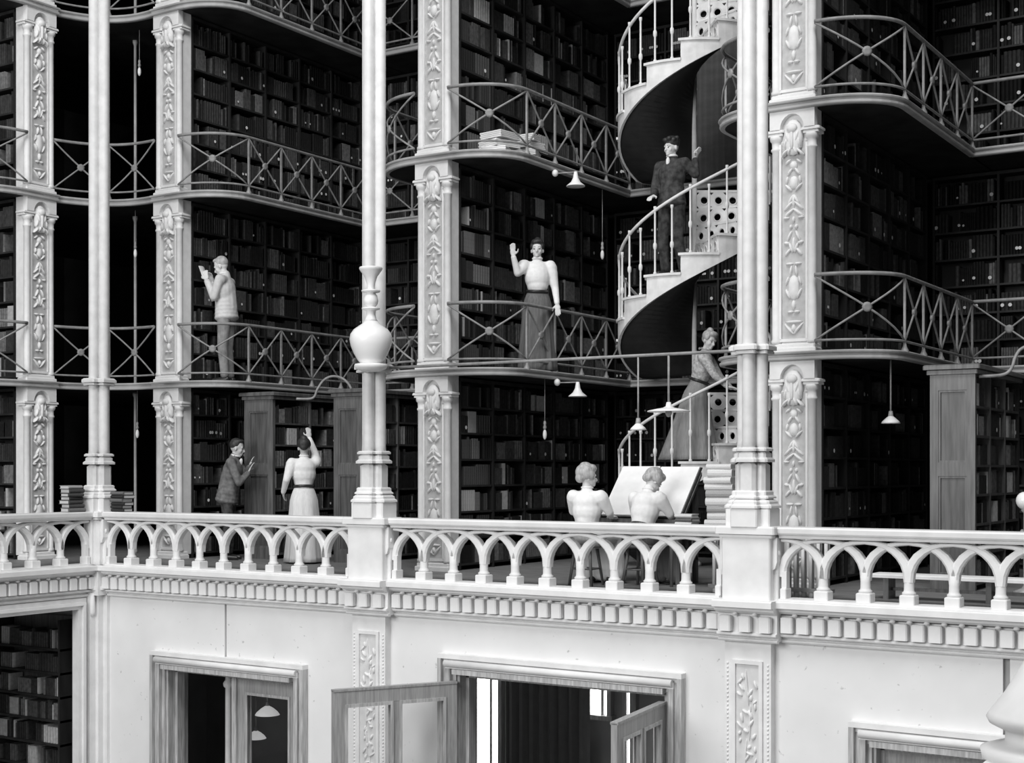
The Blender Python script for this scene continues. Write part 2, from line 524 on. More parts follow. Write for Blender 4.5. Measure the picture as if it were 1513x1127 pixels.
# daylight windows at the back of the room behind the wide door
def room_window(n, pa, pb, ztop, zbot, label):
    a, b = at_Y(pa, 16.55), at_Y(pb, 16.55)
    w = thing('window_%d' % n, label, 'window', kind='structure')
    MB().box(a, b, 16.57, 16.6, zbot, ztop).build('pane', M_DAY, w)
    fr = MB()
    fr.box(a - 0.06, a, 16.5, 16.6, zbot, ztop + 0.06).box(b, b + 0.06, 16.5, 16.6, zbot, ztop + 0.06).box(a - 0.06, b + 0.06, 16.5, 16.6, ztop, ztop + 0.06).box(a - 0.1, b + 0.1, 16.45, 16.6, zbot - 0.06, zbot)
    m = a + (b - a) * 0.72
    fr.box(m - 0.02, m + 0.02, 16.52, 16.6, zbot, ztop)
    fr.box(a, b, 16.52, 16.6, ztop - 0.62, ztop - 0.58)
    fr.build('window_frame', M_CASING, w)
room_window(1, 699, 738, -0.75, -3.2, 'tall bright window seen through the wide doorway behind the open leaf')
room_window(2, 872, 899, -0.75, -2.05, 'short bright window seen through the wide doorway above a reading table')
room_window(3, 928, 936, -0.75, -2.9, 'narrow slit of bright window beside the inward swung door leaf')
cur = MB()
a_, b_ = at_Y(744, 16.1), at_Y(866, 16.1)
pts = [(a_ + (b_ - a_) * i / 40, 16.15 + 0.05 * math.sin(i * 1.3)) for i in range(41)]
cur.sweep(pts, [(0.012, -4.2), (0.012, -0.4), (-0.012, -0.4), (-0.012, -4.2)])
tag(cur.build('curtain', mat('drab_curtain_cloth', 0.30, 0.95, 0.02, 9.0, 0.1)), 'drab floor-length curtain between the bright windows of the lower room', 'curtain')
tb = thing('reading_table', 'pale topped reading table beyond the wide doorway', 'table', at_d(903, 17.2) + (-4.2,))
MB().cbox(-0.5, 0.7, -0.35, 0.35, 1.32, 1.37, 0.01).build('tabletop', M_PAPER, tb)
MB().box(-0.42, 0.62, -0.28, 0.28, 1.22, 1.32).build('apron', M_OAK, tb)
for sx in (-0.38, 0.56):
    for sy in (-0.24, 0.22):
        MB().tube([(sx, sy, 0), (sx, sy, 1.22)], 0.03, 8).build('leg', M_OAK, tb)

# pendant lamps in the room behind the first door
def cone_lamp(name, label, x, y, ztop, drop, r, m=M_WHITE, group=None, rod=M_BRASS, h=None, bell=True):
    t = thing(name, label, 'lamp', (x, y, ztop), group=group)
    h = h or r * 0.75
    MB().tube([(0, 0, 0), (0, 0, -drop + 0.02)], 0.009, 6).build('drop_rod', rod, t)
    MB().lathe([(0.02, -drop + 0.05), (0.028, -drop), (0.02, -drop - 0.02)], 10).build('socket', rod, t)
    if bell:
        prof = [(0.025, 0), (0.035, -0.15 * h), (0.05, -0.4 * h), (0.32 * r + 0.03, -0.65 * h), (0.75 * r, -0.88 * h), (r, -h), (r * 0.97, -h - 0.006), (0.72 * r, -0.9 * h), (0.3 * r, -0.66 * h), (0.04, -0.4 * h), (0.02, -0.02)]
    else:
        prof = [(0.02, 0), (0.5 * r, -0.3 * h), (0.85 * r, -0.7 * h), (r, -h), (r * 0.96, -h), (0.8 * r, -0.7 * h), (0.4 * r, -0.28 * h), (0.01, -0.04)]
    MB().lathe([(a, -drop + b) for a, b in prof], 18, caps=False).build('shade', m, t)
    MB().ell((0, 0, -drop - 0.55 * h), (0.025, 0.025, 0.04)).build('bulb', M_GLOBE, t)
    return t
xq, yq = at_d(395, 19.3)
cone_lamp('pendant_lamp', 'pale pendant lamp in the room behind the half open doorway', xq, yq, -0.14, 1.86, 0.17, M_LIT, bell=False)
xq, yq = at_d(378, 20.1)
cone_lamp('pendant_lamp', 'lower pendant lamp over a desk behind the half open doorway', xq, yq, -0.14, 2.35, 0.15, M_LIT, bell=False)

# ------------------------------------------------------------------ cornice with dentils
DENT = MB().cbox(-0.060, 0.060, -0.135, -0.06, -0.30, -0.15, 0.012).mesh('dentil', M_STONE)
BEADM = MB().ell((0, -0.11, -0.135), (0.028, 0.03, 0.016), n=8, m=5).mesh('bead', M_STONE)
def cornice(n, label, org, rz, x0, x1, step=0.0):
    """local x along the wall, -y into the hall"""
    t = thing('trim_%d' % n, label, 'cornice', (org[0], org[1], 0), rz, kind='structure')
    pf = [(0.0, -0.405), (0.035, -0.405), (0.05, -0.39), (0.05, -0.375), (0.02, -0.368), (0.02, -0.352), (0.075, -0.345), (0.085, -0.335), (0.085, -0.318), (0.055, -0.308), (0.055, -0.13), (0.10, -0.125), (0.14, -0.10), (0.15, -0.072), (0.20, -0.066), (0.20, -0.012), (0.185, 0.0), (0.0, 0.0)]
    MB().sweep([(x0, -step), (x1, -step)], pf).build('moulding', M_STONE, t)
    if step:
        MB().box(x0, x1, -step, 0, -0.39, 0).build('backing', M_STONE, t)
    k = int((x1 - x0) / 0.153)
    s = (x1 - x0) / k
    for i in range(k):
        o = link('dentil', DENT, t, (x0 + s * (i + 0.5), -step, 0))
        link('bead', BEADM, o, (s * 0.5, 0, 0)) if i < k - 1 else None
    return t
PW = 0.30                                   # half width of a pier
cornice(1, 'dentilled cornice between the corner and the globe lamp column', (0, YW, ), 0, XL + 0.14, P2X - PW)
cornice(2, 'dentilled cornice block under the globe lamp column', (0, YW), 0, P2X - PW, P2X + PW, 0.11)
cornice(3, 'dentilled cornice above the wide open double door', (0, YW), 0, P2X + PW, P3X - PW)
cornice(4, 'dentilled cornice block under the column before the spiral stair', (0, YW), 0, P3X - PW, P3X + PW, 0.11)
cornice(5, 'dentilled cornice beyond the column before the spiral stair', (0, YW), 0, P3X + PW, P4X)
cornice(6, 'dentilled cornice of the side wing over the wide dark opening', (XL - 0.03, 0), R90, 6.0, YW - 0.14)
cb = MB().box(XL - 0.03, XL + 0.16, YW - 0.19, YW, -0.39, 0.0).prism([(XL - 0.03, YW - 0.26), (XL + 0.1, YW - 0.26), (XL + 0.23, YW - 0.13), (XL + 0.23, YW), (XL - 0.03, YW)], -0.05, 0.0).prism([(XL - 0.03, YW - 0.22), (XL + 0.09, YW - 0.22), (XL + 0.19, YW - 0.12), (XL + 0.19, YW), (XL - 0.03, YW)], -0.32, -0.275)
tag(cb.build('trim_7', M_STONE), 'canted cornice block where the two balustrades meet', 'cornice', kind='structure')

# carved pilasters of the lower wall
def relief(mb, items, depth=0.022, y=0.0):
    """flat leaf and bud shapes standing proud of a vertical panel (local x, z), mirrored where asked"""
    for it in items:
        x, z, l, w, a = it[:5]
        mir = it[5] if len(it) > 5 else True
        for s in ((1, -1) if mir and (abs(x) > 1e-6 or a % 180 not in (0, 90)) else (1,)):
            rot = Matrix.Rotation(math.radians(a) * -s, 3, 'Y')
            mb.ell((s * x, y, z), (w / 2, depth, l / 2), rot, 8, 5)
def lower_pilaster(label, xc):
    t = thing('carved_pilaster', label, 'pilaster', (xc, YW, 0), kind='structure')
    w = 0.235
    MB().box(-w, w, -0.10, 0.0, -4.2, -0.39).build('shaft', M_STONE, t)
    fr = MB().box(-0.155, -0.12, -0.125, -0.10, -4.2, -0.62).box(0.12, 0.155, -0.125, -0.10, -4.2, -0.62).box(-0.155, 0.155, -0.125, -0.10, -0.62, -0.585)
    fr.build('panel_frame', M_STONE, t)
    MB().box(-0.12, 0.12, -0.103, -0.09, -4.2, -0.62).build('panel', mat('lower_panel_ground', 0.66, 0.6, 0.05, 9.0), t)
    items = []
    rr = random.Random(3)
    for k in range(6):
        z = -0.74 - k * 0.33
        sway = 0.03 * math.sin(k * 1.9)
        items += [(sway, z - 0.1, 0.36, 0.016, 5 * math.cos(k * 1.9), False)]
        for q in range(9):
            items += [(rr.uniform(-0.085, 0.085), z - 0.035 * q + rr.uniform(-0.01, 0.01), rr.uniform(0.05, 0.10), rr.uniform(0.022, 0.04), rr.uniform(-75, 75), False)]
    mb = MB()
    relief(mb, items, 0.026, -0.105)
    mb.build('carving', M_STONE, t, kind='stuff')
    bd = MB()
    for s in (-1, 1):
        for k in range(46):
            bd.ell((s * 0.205, -0.10, -0.62 - k * 0.04), (0.012, 0.014, 0.014), None, 6, 4)
    bd.build('bead_moulding', M_STONE, t, kind='stuff')
lower_pilaster('carved lower pilaster below the globe lamp column, half hidden by the open leaf', P2X - 0.02)
lower_pilaster('carved lower pilaster of leaf work between the wide door and the last doorway', P3X - 0.02)

# ------------------------------------------------------------------ balustrade: interlaced arches
def arc_pts(xa, xb, zs, h, t0=0.0, t1=1.0, n=14):
    c, r = (xa + xb) / 2, (xb - xa) / 2
    out = []
    for i in range(n + 1):
        a = math.pi * (t0 + (t1 - t0) * i / n)
        ca, sa = math.cos(a), max(0.0, math.sin(a))
        out.append((c - r * math.copysign(abs(ca) ** (2 / 2.25), ca), zs + h * sa ** (2 / 2.25)))
    return out
def arch_bar(xa, xb, t0=0.0, t1=1.0, y0=-0.045, y1=0.045, w=0.026):
    pts = arc_pts(xa, xb, 0.22, 0.345, t0, t1)
    n = len(pts)
    out = []
    for i, (x, z) in enumerate(pts):
        p, q = pts[max(i - 1, 0)], pts[min(i + 1, n - 1)]
        dx, dz = q[0] - p[0], q[1] - p[1]
        l = math.hypot(dx, dz)
        out.append((x, z, -dz / l, dx / l))
    v = []
    for i, (x, z, nx, nz) in enumerate(out):
        tt = math.sin(math.pi * (t0 + (t1 - t0) * i / (n - 1)))
        w = 0.042 - 0.024 * tt ** 5
        c = w * 0.55
        for (o, y) in ((-w, y0 + 0.02), (-c, y0), (c, y0), (w, y0 + 0.02), (w, y1), (-w, y1)):
            v.append((x + nx * o, y, z + nz * o))
    f = []
    for i in range(n - 1):
        for k in range(6):
            j = (k + 1) % 6
            f.append((i * 6 + k, i * 6 + 6 + k, i * 6 + 6 + j, i * 6 + j))
    f += [tuple(range(6)), tuple((n - 1) * 6 + k for k in reversed(range(6)))]
    return MB().add(v, f)
def balustrade(label, org, rz, x0, x1, n=10):
    t = thing('balustrade', label, 'balustrade', (org[0], org[1], 0), rz)
    prof = [(-0.14, 0.585), (0.09, 0.585), (0.095, 0.61), (0.12, 0.62), (0.13, 0.635), (0.135, 0.675), (0.125, RAILZ), (-0.14, RAILZ)]
    MB().sweep([(x0, 0), (x1, 0)], prof).build('top_rail', M_STONE, t)
    MB().box(x0, x1, -0.10, 0.12, 0.0, 0.02).build('bottom_kerb', M_STONE, t)
    s = (x1 - x0) / n
    colm = MB()
    colm.cbox(-0.068, 0.068, -0.075, 0.075, 0.02, 0.105, 0.008)
    colm.lathe([(0.06, 0.105), (0.063, 0.118), (0.063, 0.126), (0.05, 0.134), (0.046, 0.15), (0.045, 0.2), (0.045, 0.29)], 12)
    cm = colm.mesh('colonnette', M_STONE)
    for i in range(1, n):
        link('colonnette', cm, t, (x0 + s * i, 0, 0))
    half = MB().cbox(-0.03, 0.03, -0.07, 0.07, 0.02, 0.115, 0.008).box(-0.025, 0.025, -0.04, 0.04, 0.115, 0.27).mesh('end_colonnette', M_STONE)
    for x in (x0 + 0.03, x1 - 0.03):
        link('end_colonnette', half, t, (x, 0, 0))
    full = [arch_bar(-s, s).mesh('arch', M_STONE), arch_bar(-s, s, y0=-0.035, y1=0.055).mesh('arch', M_STONE)]
    for i in range(1, n):
        link('arch', full[i % 2], t, (x0 + s * i, 0, 0))
    link('arch', arch_bar(-s, s, 0.5, 1.0).mesh('arch', M_STONE), t, (x0, 0, 0))
    link('arch', arch_bar(-s, s, 0.0, 0.5).mesh('arch', M_STONE), t, (x1, 0, 0))
    return t
PH = 0.302
balustrade('pale balustrade of interlaced arches between the corner and the globe lamp column', (0, YB), 0, P1X + 0.202, P2X - PH, 10)
balustrade('pale balustrade of interlaced arches in front of the seated women', (0, YB), 0, P2X + PH, P3X - PH, 10)
balustrade('pale balustrade of interlaced arches before the lone oak bookcase end', (0, YB), 0, P3X + PH, P4X - PH, 10)
balustrade('pale balustrade of interlaced arches along the side wing', (XL, 0), R90, YB - 4.45, YB - 0.202, 10)

# ------------------------------------------------------------------ clustered columns on their pedestals
def cross(mb, a, b, z0, z1, ch=0.012):
    """cross-shaped block: arms of half width a reaching out to b"""
    mb.cbox(-a, a, -b, b, z0, z1, ch)
    mb.cbox(-b, b, -a, a, z0, z1, ch)
def column(label, x, y, corner=False):
    t = thing('clustered_column', label, 'column', (x, y, 0), kind='thing')
    # pedestal in the balustrade line
    mb = MB()
    if corner:
        mb.cbox(-0.15, 0.15, -0.15, 0.15, 0, 0.60, 0.03)
        mb.cbox(-0.07, 0.07, -0.19, 0.1, 0, 0.60, 0.015).cbox(-0.1, 0.19, -0.07, 0.07, 0, 0.60, 0.015)
    else:
        mb.cbox(-0.245, 0.245, -0.17, 0.14, 0, 0.60, 0.012)
        mb.cbox(-0.285, 0.285, -0.07, 0.10, 0.0, 0.60, 0.01)
    mb.build('pedestal', M_STONE, t)
    mb = MB()
    w, d0 = (0.2, 0.2) if corner else (0.30, 0.2)
    mb.cbox(-w + 0.03, w - 0.03, -d0 + 0.02, 0.15, 0.585, 0.62, 0.01).cbox(-w, w, -d0 - 0.01, 0.16, 0.62, RAILZ + 0.004, 0.014)
    mb.build('pedestal_cap', M_STONE, t)
    # drop brackets under the cap
    for sx in ((1,) if corner else (-1, 1)):
        b = MB().prism([(0, 0.59), (0.05, 0.59), (0.05, 0.36), (0.03, 0.30), (0.0, 0.28)], -0.05, 0.05, 'y')
        b.ell((0.05, 0, 0.44), (0.014, 0.02, 0.03), None, 8, 5)
        o = b.build('bracket', M_STONE, t, (0.24 * sx if not corner else 0.15, -0.06, 0), 0 if sx > 0 else math.pi)
    # base mouldings
    mb = MB(); cross(mb, 0.135, 0.225, RAILZ, 0.865)
    mb.build('plinth', M_STONE, t)
    mb = MB(); cross(mb, 0.14, 0.24, 0.865, 0.905, 0.02); cross(mb, 0.125, 0.215, 0.905, 0.945, 0.02); cross(mb, 0.115, 0.20, 0.955, 0.985, 0.015); cross(mb, 0.105, 0.175, 0.94, 1.03, 0.012)
    mb.build('base_moulding', M_STONE, t)
    mb = MB(); cross(mb, 0.085, 0.155, 1.03, 1.30, 0.03)
    mb.build('drum', M_COLUMN, t)
    mb = MB(); cross(mb, 0.11, 0.19, 1.30, 1.345, 0.02); cross(mb, 0.09, 0.165, 1.345, 1.40, 0.02); cross(mb, 0.10, 0.175, 1.405, 1.44, 0.015)
    mb.build('collar', M_COLUMN, t)
    for dx, dy in ((0, -1), (1, 0), (0, 1), (-1, 0)):
        mb = MB()
        mb.lathe([(0.068, 1.40), (0.062, 1.50), (0.062, 2.30), (0.062, 11.0)], 14, (dx * 0.092, dy * 0.092, 0))
        mb.build('shaft', M_COLUMN, t)
    MB().box(-0.058, 0.058, -0.058, 0.058, 1.0, 11.0).build('core', M_COLUMN, t)
    mb = MB(); cross(mb, 0.10, 0.185, 2.325, 2.36, 0.012); cross(mb, 0.12, 0.205, 2.36, 2.415, 0.02)
    mb.build('ring', M_COLUMN, t)
    return t
column('clustered white iron column at the balustrade corner with book piles at its foot', P1X, YB, True)
column('clustered white iron column carrying the big opal globe lamp', P2X, YB)
column('stout clustered white iron column standing before the spiral stair', P3X, YB)

# ------------------------------------------------------------------ carved pilasters, tier on tier
_pm = {}
def pil_meshes(H):
    if H in _pm:
        return _pm[H]
    m = {}
    m['plinth'] = MB().cbox(-0.255, 0.255, -0.04, 0.16, 0, 0.055, 0.008).cbox(-0.24, 0.24, -0.02, 0.16, 0.055, 0.10, 0.012).mesh('plinth', M_IRON)
    m['core'] = MB().box(-0.225, 0.225, 0.03, 0.22, 0.06, H).mesh('core', M_IRON)
    zt = H - 0.33
    m['colonnette'] = MB().lathe([(0.055, 0.10), (0.058, 0.13), (0.046, 0.15), (0.046, zt - 0.16), (0.056, zt - 0.15), (0.058, zt - 0.135), (0.046, zt - 0.12), (0.05, zt - 0.06), (0.066, zt - 0.045), (0.07, zt - 0.02), (0.07, zt)], 12).mesh('colonnette', M_IRON)
    m['abacus'] = MB().cbox(-0.085, 0.085, -0.05, 0.12, zt, zt + 0.03, 0.008).cbox(-0.10, 0.10, -0.065, 0.12, zt + 0.03, zt + 0.06, 0.01).mesh('abacus', M_IRON)
    # head block with the arched slot
    arch = [(0.13 * math.cos(a), H - 0.27 + 0.15 * math.sin(a)) for a in [math.pi * i / 10 for i in range(11)]]
    poly = [(0.245, H - 0.27), (0.245, H), (-0.245, H), (-0.245, H - 0.27)] + list(reversed(arch))
    m['head_block'] = MB().prism(poly, -0.04, 0.05, 'y').box(-0.265, 0.265, -0.06, 0.16, H - 0.03, H).mesh('head_block', M_IRON)
    # leaf console rising into the slot
    mb = MB()
    mb.ell((0, 0.0, H - 0.36), (0.105, 0.05, 0.19), None, 12, 8)
    mb.ell((0, -0.04, H - 0.27), (0.06, 0.035, 0.05), None, 10, 6)
    mb.ell((0, -0.045, H - 0.38), (0.022, 0.02, 0.11), None, 8, 6)
    relief(mb, [(0.05, H - 0.36, 0.14, 0.035, -14), (0.085, H - 0.52, 0.11, 0.03, 42), (0.03, H - 0.5, 0.1, 0.03, 24), (0.075, H - 0.42, 0.12, 0.03, 12)], 0.05, -0.01)
    m['console'] = mb.mesh('console', M_IRON)
    # panel ground and its frame
    m['panel'] = MB().box(-0.15, 0.15, 0.022, 0.04, 0.14, H - 0.40).mesh('panel', M_GROUNDSHADE)
    m['frame'] = MB().box(-0.155, -0.132, 0.0, 0.04, 0.14, H - 0.42).box(0.132, 0.155, 0.0, 0.04, 0.14, H - 0.42).box(-0.155, 0.155, 0.0, 0.04, 0.12, 0.15).mesh('frame', M_IRON)
    hp = H - 0.62
    it = []
    z = 0.16
    k = hp / 1.9
    Z = lambda a: z + a * k
    # pendant triangle, bar, vase, scrolls, crossed leaves, buds, upper bouquet
    it += [(0.05, Z(0.09), 0.16, 0.03, -42), (0.0, Z(0.16), 0.03, 0.2, 0), (0.0, Z(0.10), 0.08, 0.05, 0)]
    it += [(0.035, Z(0.26), 0.03, 0.07, 0), (0.0, Z(0.33), 0.10, 0.05, 0)]
    it += [(0.0, Z(0.50), 0.26 * k, 0.13, 0), (0.062, Z(0.44), 0.12, 0.03, -25), (0.07, Z(0.57), 0.10, 0.026, 16), (0.03, Z(0.67), 0.12, 0.03, 8), (0.045, Z(0.74), 0.03, 0.09, 0)]
    it += [(0.06, Z(0.86), 0.11, 0.035, 40), (0.03, Z(0.90), 0.12, 0.03, -20), (0.075, Z(0.95), 0.07, 0.04, 100), (0.045, Z(1.02), 0.12, 0.03, 25), (0.0, Z(0.93), 0.16, 0.035, 0)]
    it += [(0.03, Z(1.11), 0.05, 0.035, 0), (0.0, Z(1.18), 0.07, 0.03, 0)]
    it += [(0.05, Z(1.25), 0.15, 0.035, 52), (0.055, Z(1.32), 0.14, 0.032, 46), (0.03, Z(1.38), 0.13, 0.035, 30), (0.0, Z(1.36), 0.14, 0.035, 0), (0.08, Z(1.20), 0.07, 0.03, 90)]
    it += [(0.055, Z(1.50), 0.11, 0.03, -46), (0.0, Z(1.55), 0.14, 0.10, 0), (0.07, Z(1.58), 0.08, 0.03, 10), (0.04, Z(1.66), 0.10, 0.032, 35), (0.0, Z(1.72), 0.10, 0.09, 0), (0.06, Z(1.76), 0.08, 0.03, 50)]
    mb = MB()
    relief(mb, it, 0.034, 0.022)
    m['carving'] = mb.mesh('carving', M_IRON)
    _pm[H] = m
    return m
def pilaster(label, x, y, rz):
    t = thing('carved_pilaster', label, 'pilaster', (x, y, 0), rz, kind='thing')
    for L in range(4):
        H = round(ZU[L] - ZS[L] + (0.07 if L < 3 else 0), 3)
        m = pil_meshes(H)
        z = ZS[L]
        for nm in ('plinth', 'core', 'head_block', 'console', 'panel', 'frame'):
            o = link({'core': 'pilaster_core', 'frame': 'panel_frame'}.get(nm, nm), m[nm], t, (0, 0, z))
            if nm == 'panel':
                link('carving', m['carving'], o, kind='stuff')
        for s in (-1, 1):
            link('colonnette', m['colonnette'], t, (s * 0.195, 0.03, z))
            link('abacus', m['abacus'], t, (s * 0.195, 0.03, z))
    return t
pilaster('dim carved pilaster turned sideways on the side wing past the corner column', AX, AY, R90)
pilaster('grey carved pilaster between the corner column and the shelf where a man reads', XB, YP, 0)
pilaster('bright carved pilaster between the globe lamp column and the waving woman', XC, YP, 0)
pilaster('tall bright carved pilaster beside the column before the spiral stair', XD, YP, 0)
pilaster('carved pilaster at the far end of the alcove with the lone oak bookcase end', XE, YP, 0)

# ------------------------------------------------------------------ gallery floors and railings
def ell_corner(side, n=10, x0=0.25, rx=0.75, y0=-0.05, ry=0.60):
    """rounded gallery corner from the pilaster edge out to the straight run (local, side = +1 or -1)"""
    return [(side * (x0 + rx * math.sin(a)), y0 + ry - ry * math.cos(a)) for a in [math.pi / 2 * i / n for i in range(n + 1)]]
def slab(label, org, rz, pts, edges, L):
    """pts: outline polygon; edges: list of (path) swept with the edge moulding"""
    zt, zu = ZS[L], ZU[L - 1]
    t = thing('floor', label, 'gallery floor', (org[0], org[1], 0), rz, kind='structure')
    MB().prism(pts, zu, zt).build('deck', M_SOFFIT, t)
    for e in edges:
        MB().sweep(e, [(-0.03, zu - 0.012), (0.02, zu - 0.012), (0.03, zu), (0.03, zu + 0.022), (0.012, zu + 0.03), (0.012, zt - 0.022), (0.04, zt - 0.014), (0.045, zt), (0.035, zt + 0.012), (-0.03, zt + 0.012)]).build('edge_moulding', M_SLAB, t)
    return t
def polylen(p):
    s = [0.0]
    for i in range(1, len(p)):
        s.append(s[-1] + math.dist(p[i - 1], p[i]))
    return s
def along(p, s, d):
    d = max(0.0, min(s[-1], d))
    for i in range(1, len(p)):
        if d <= s[i] + 1e-9:
            k = (d - s[i - 1]) / max(1e-9, s[i] - s[i - 1])
            return (p[i - 1][0] + (p[i][0] - p[i - 1][0]) * k, p[i - 1][1] + (p[i][1] - p[i - 1][1]) * k)
    return p[-1]
POST = MB().box(-0.012, 0.012, -0.012, 0.012, 0.0, 0.80).lathe([(0.045, 0.0), (0.042, 0.02), (0.022, 0.06), (0.016, 0.09)], 10).mesh('post', M_RAIL)
BOSS = MB().lathe([(0.0, -0.016), (0.028, -0.02), (0.05, -0.012), (0.052, 0.0), (0.05, 0.012), (0.028, 0.02), (0.0, 0.016)], 12, caps=False).mesh('boss', M_RAIL)
def railing(label, org, rz, path, brk, L, first_post=False, last_post=True, group=None):
    """iron railing: rails, posts with cone feet, crossed braces with a boss in each panel"""
    z0 = ZS[L]
    t = thing('gallery_railing', label, 'railing', (org[0], org[1], z0), rz, group=group)
    s = polylen(path)
    N = max(24, int(s[-1] / 0.08))
    fine = [along(path, s, s[-1] * i / N) for i in range(N + 1)]
    MB().tube([(x, y, 0.79) for x, y in fine], 0.021, 8).build('top_rail', M_RAIL, t)
    MB().tube([(x, y, 0.115) for x, y in fine], 0.014, 6).build('bottom_rail', M_RAIL, t)
    for i, b in enumerate(brk):
        if (i == 0 and not first_post) or (i == len(brk) - 1 and not last_post):
            continue
        x, y = along(path, s, b)
        link('post', POST, t, (x, y, 0))
    for i in range(len(brk) - 1):
        a, b = brk[i], brk[i + 1]
        for up in (0, 1):
            pts = []
            for k in range(11):
                x, y = along(path, s, a + (b - a) * k / 10)
                z = 0.115 + 0.66 * (k / 10 if up else 1 - k / 10)
                pts.append((x, y, z))
            MB().tube(pts, 0.012, 6).build('brace', M_RAIL, t)
        x, y = along(path, s, (a + b) / 2)
        x2, y2 = along(path, s, (a + b) / 2 + 0.02)
        ang = math.atan2(y2 - y, x2 - x)
        o = link('boss', BOSS, t, (x, y, 0.445))
        o.rotation_euler = (math.pi / 2, 0, ang)
    return t
TIER = {1: 'first', 2: 'second', 3: 'third'}
def stack_gallery(nm, org, rz, L, sides, ends=3.2):
    """gallery deck round the stack end and the railings on the given sides"""
    outline = []
    cl = ell_corner(-1) if -1 in sides else [(-0.25, -0.05), (-0.25, 0.5)]
    cr = ell_corner(1) if 1 in sides else [(0.25, -0.05), (0.25, 0.5)]
    outline = [(cl[-1][0], 4.3)] + list(reversed(cl)) + cr + [(cr[-1][0], 4.3)]
    edge = [(cl[-1][0], ends)] + list(reversed(cl)) + cr + [(cr[-1][0], ends)]
    slab('%s gallery floor round the %s' % (TIER[L], nm), org, rz, outline, [edge], L)
    for sd in sides:
        c = ell_corner(sd)
        path = c + [(c[-1][0], ends)]
        s0 = polylen(c)[-1]
        n = 4
        brk = [0.0] + [s0 + (ends - c[-1][1]) * i / n for i in range(n + 1)]
        railing('%s gallery railing on the %s flank of the %s' % (TIER[L], 'shelf' if sd > 0 else 'hidden', nm), org, rz, path, brk, L)
for L in (1, 2, 3):
    stack_gallery('sideways dim pilaster', (AX, AY), R90, L, (-1,))
    stack_gallery('grey pilaster where a man reads', (XB, YP), 0, L, (1,))
    stack_gallery('pilaster next to the waving woman', (XC, YP), 0, L, (-1, 1))
    stack_gallery('pilaster beside the spiral stair column', (XD, YP), 0, L, (-1, 1))
    # the inner corner between the two wings
    a0, b0 = (AX - 0.02, AY + 0.24), (XB - 0.24, YP - 0.03)
    mid = ((a0[0] + b0[0]) / 2, (a0[1] + b0[1]) / 2)
    nx, ny = -(b0[1] - a0[1]), (b0[0] - a0[0])
    l = math.hypot(nx, ny)
    nx, ny = nx / l, ny / l
    arc = []
    for i in range(13):
        k = i / 12
        bulge = 0.30 * 4 * k * (1 - k)
        arc.append((a0[0] + (b0[0] - a0[0]) * k + nx * bulge, a0[1] + (b0[1] - a0[1]) * k + ny * bulge))
    slab('%s gallery floor curving through the inner corner' % TIER[L], (0, 0), 0, arc + [(XB - 0.2, 18.2), (-20, 18.2), (-20, AY + 0.2)], [arc], L)
    ln = polylen(arc)[-1]
    railing('%s gallery railing curving through the inner corner behind the corner column' % TIER[L], (0, 0), 0, arc, [0, ln / 2, ln], L, last_post=False)
    # rear galleries
    for (xa, xb, nm, rail) in ((XB, XC, 'alcove where a man reads', True), (XC, XD, 'alcove with the spiral stair', False), (XD, XE, 'alcove with the lone oak bookcase end', True)):
        p = [(xa + 0.99, 3.2), (xb - 0.99, 3.2)]
        slab('%s gallery floor along the rear of the %s' % (TIER[L], nm), (0, YP), 0, [(xa + 0.98, 3.2), (xb - 0.98, 3.2), (xb - 0.98, 4.3), (xa + 0.98, 4.3)], [p], L)
        if rail:
            w = xb - xa - 1.98
            railing('%s gallery railing along the rear of the %s' % (TIER[L], nm), (0, YP), 0, p, [w * i / 3 for i in range(4)], L, last_post=False)

# ------------------------------------------------------------------ books
BOOK_T = None
def book_template():
    """unit book: x thickness, y depth (spine at -y), z height; rounded spine"""
    sp = [(-0.5, 0.5), (-0.5, -0.38), (-0.3, -0.47), (0.0, -0.5), (0.3, -0.47), (0.5, -0.38), (0.5, 0.5)]
    return sp
def book_mesh(m):
    sp = book_template()
    mb = MB()
    mb.prism([(-0.5, 0.5), (-0.5, -0.38), (-0.3, -0.47), (0.0, -0.5), (0.3, -0.47), (0.5, -0.38), (0.5, 0.5), (0.38, 0.5), (0.38, -0.36), (-0.38, -0.36), (-0.38, 0.5)], 0, 1)
    me_o = len(mb.f)
    mb.box(-0.38, 0.38, -0.36, 0.44, 0.02, 0.97)
    me = mb.mesh('book', m)
    me.materials.append(M_PAGES)
    for i, p in enumerate(me.polygons):
        if i >= me_o:
            p.material_index = 1
    return me
BOOKS = [book_mesh(m) for m in BOOKM]
STUFF_V, STUFF_F, STUFF_M = [], [], []
LAB_V, LAB_F = [], []
SPT = book_template()
SHADES = [0, 0, 1, 1, 1, 2, 2, 3, 3, 4]
N_IND = [0]
WORDN = ['lowest', 'second', 'third', 'fourth', 'fifth', 'sixth', 'seventh', 'top']
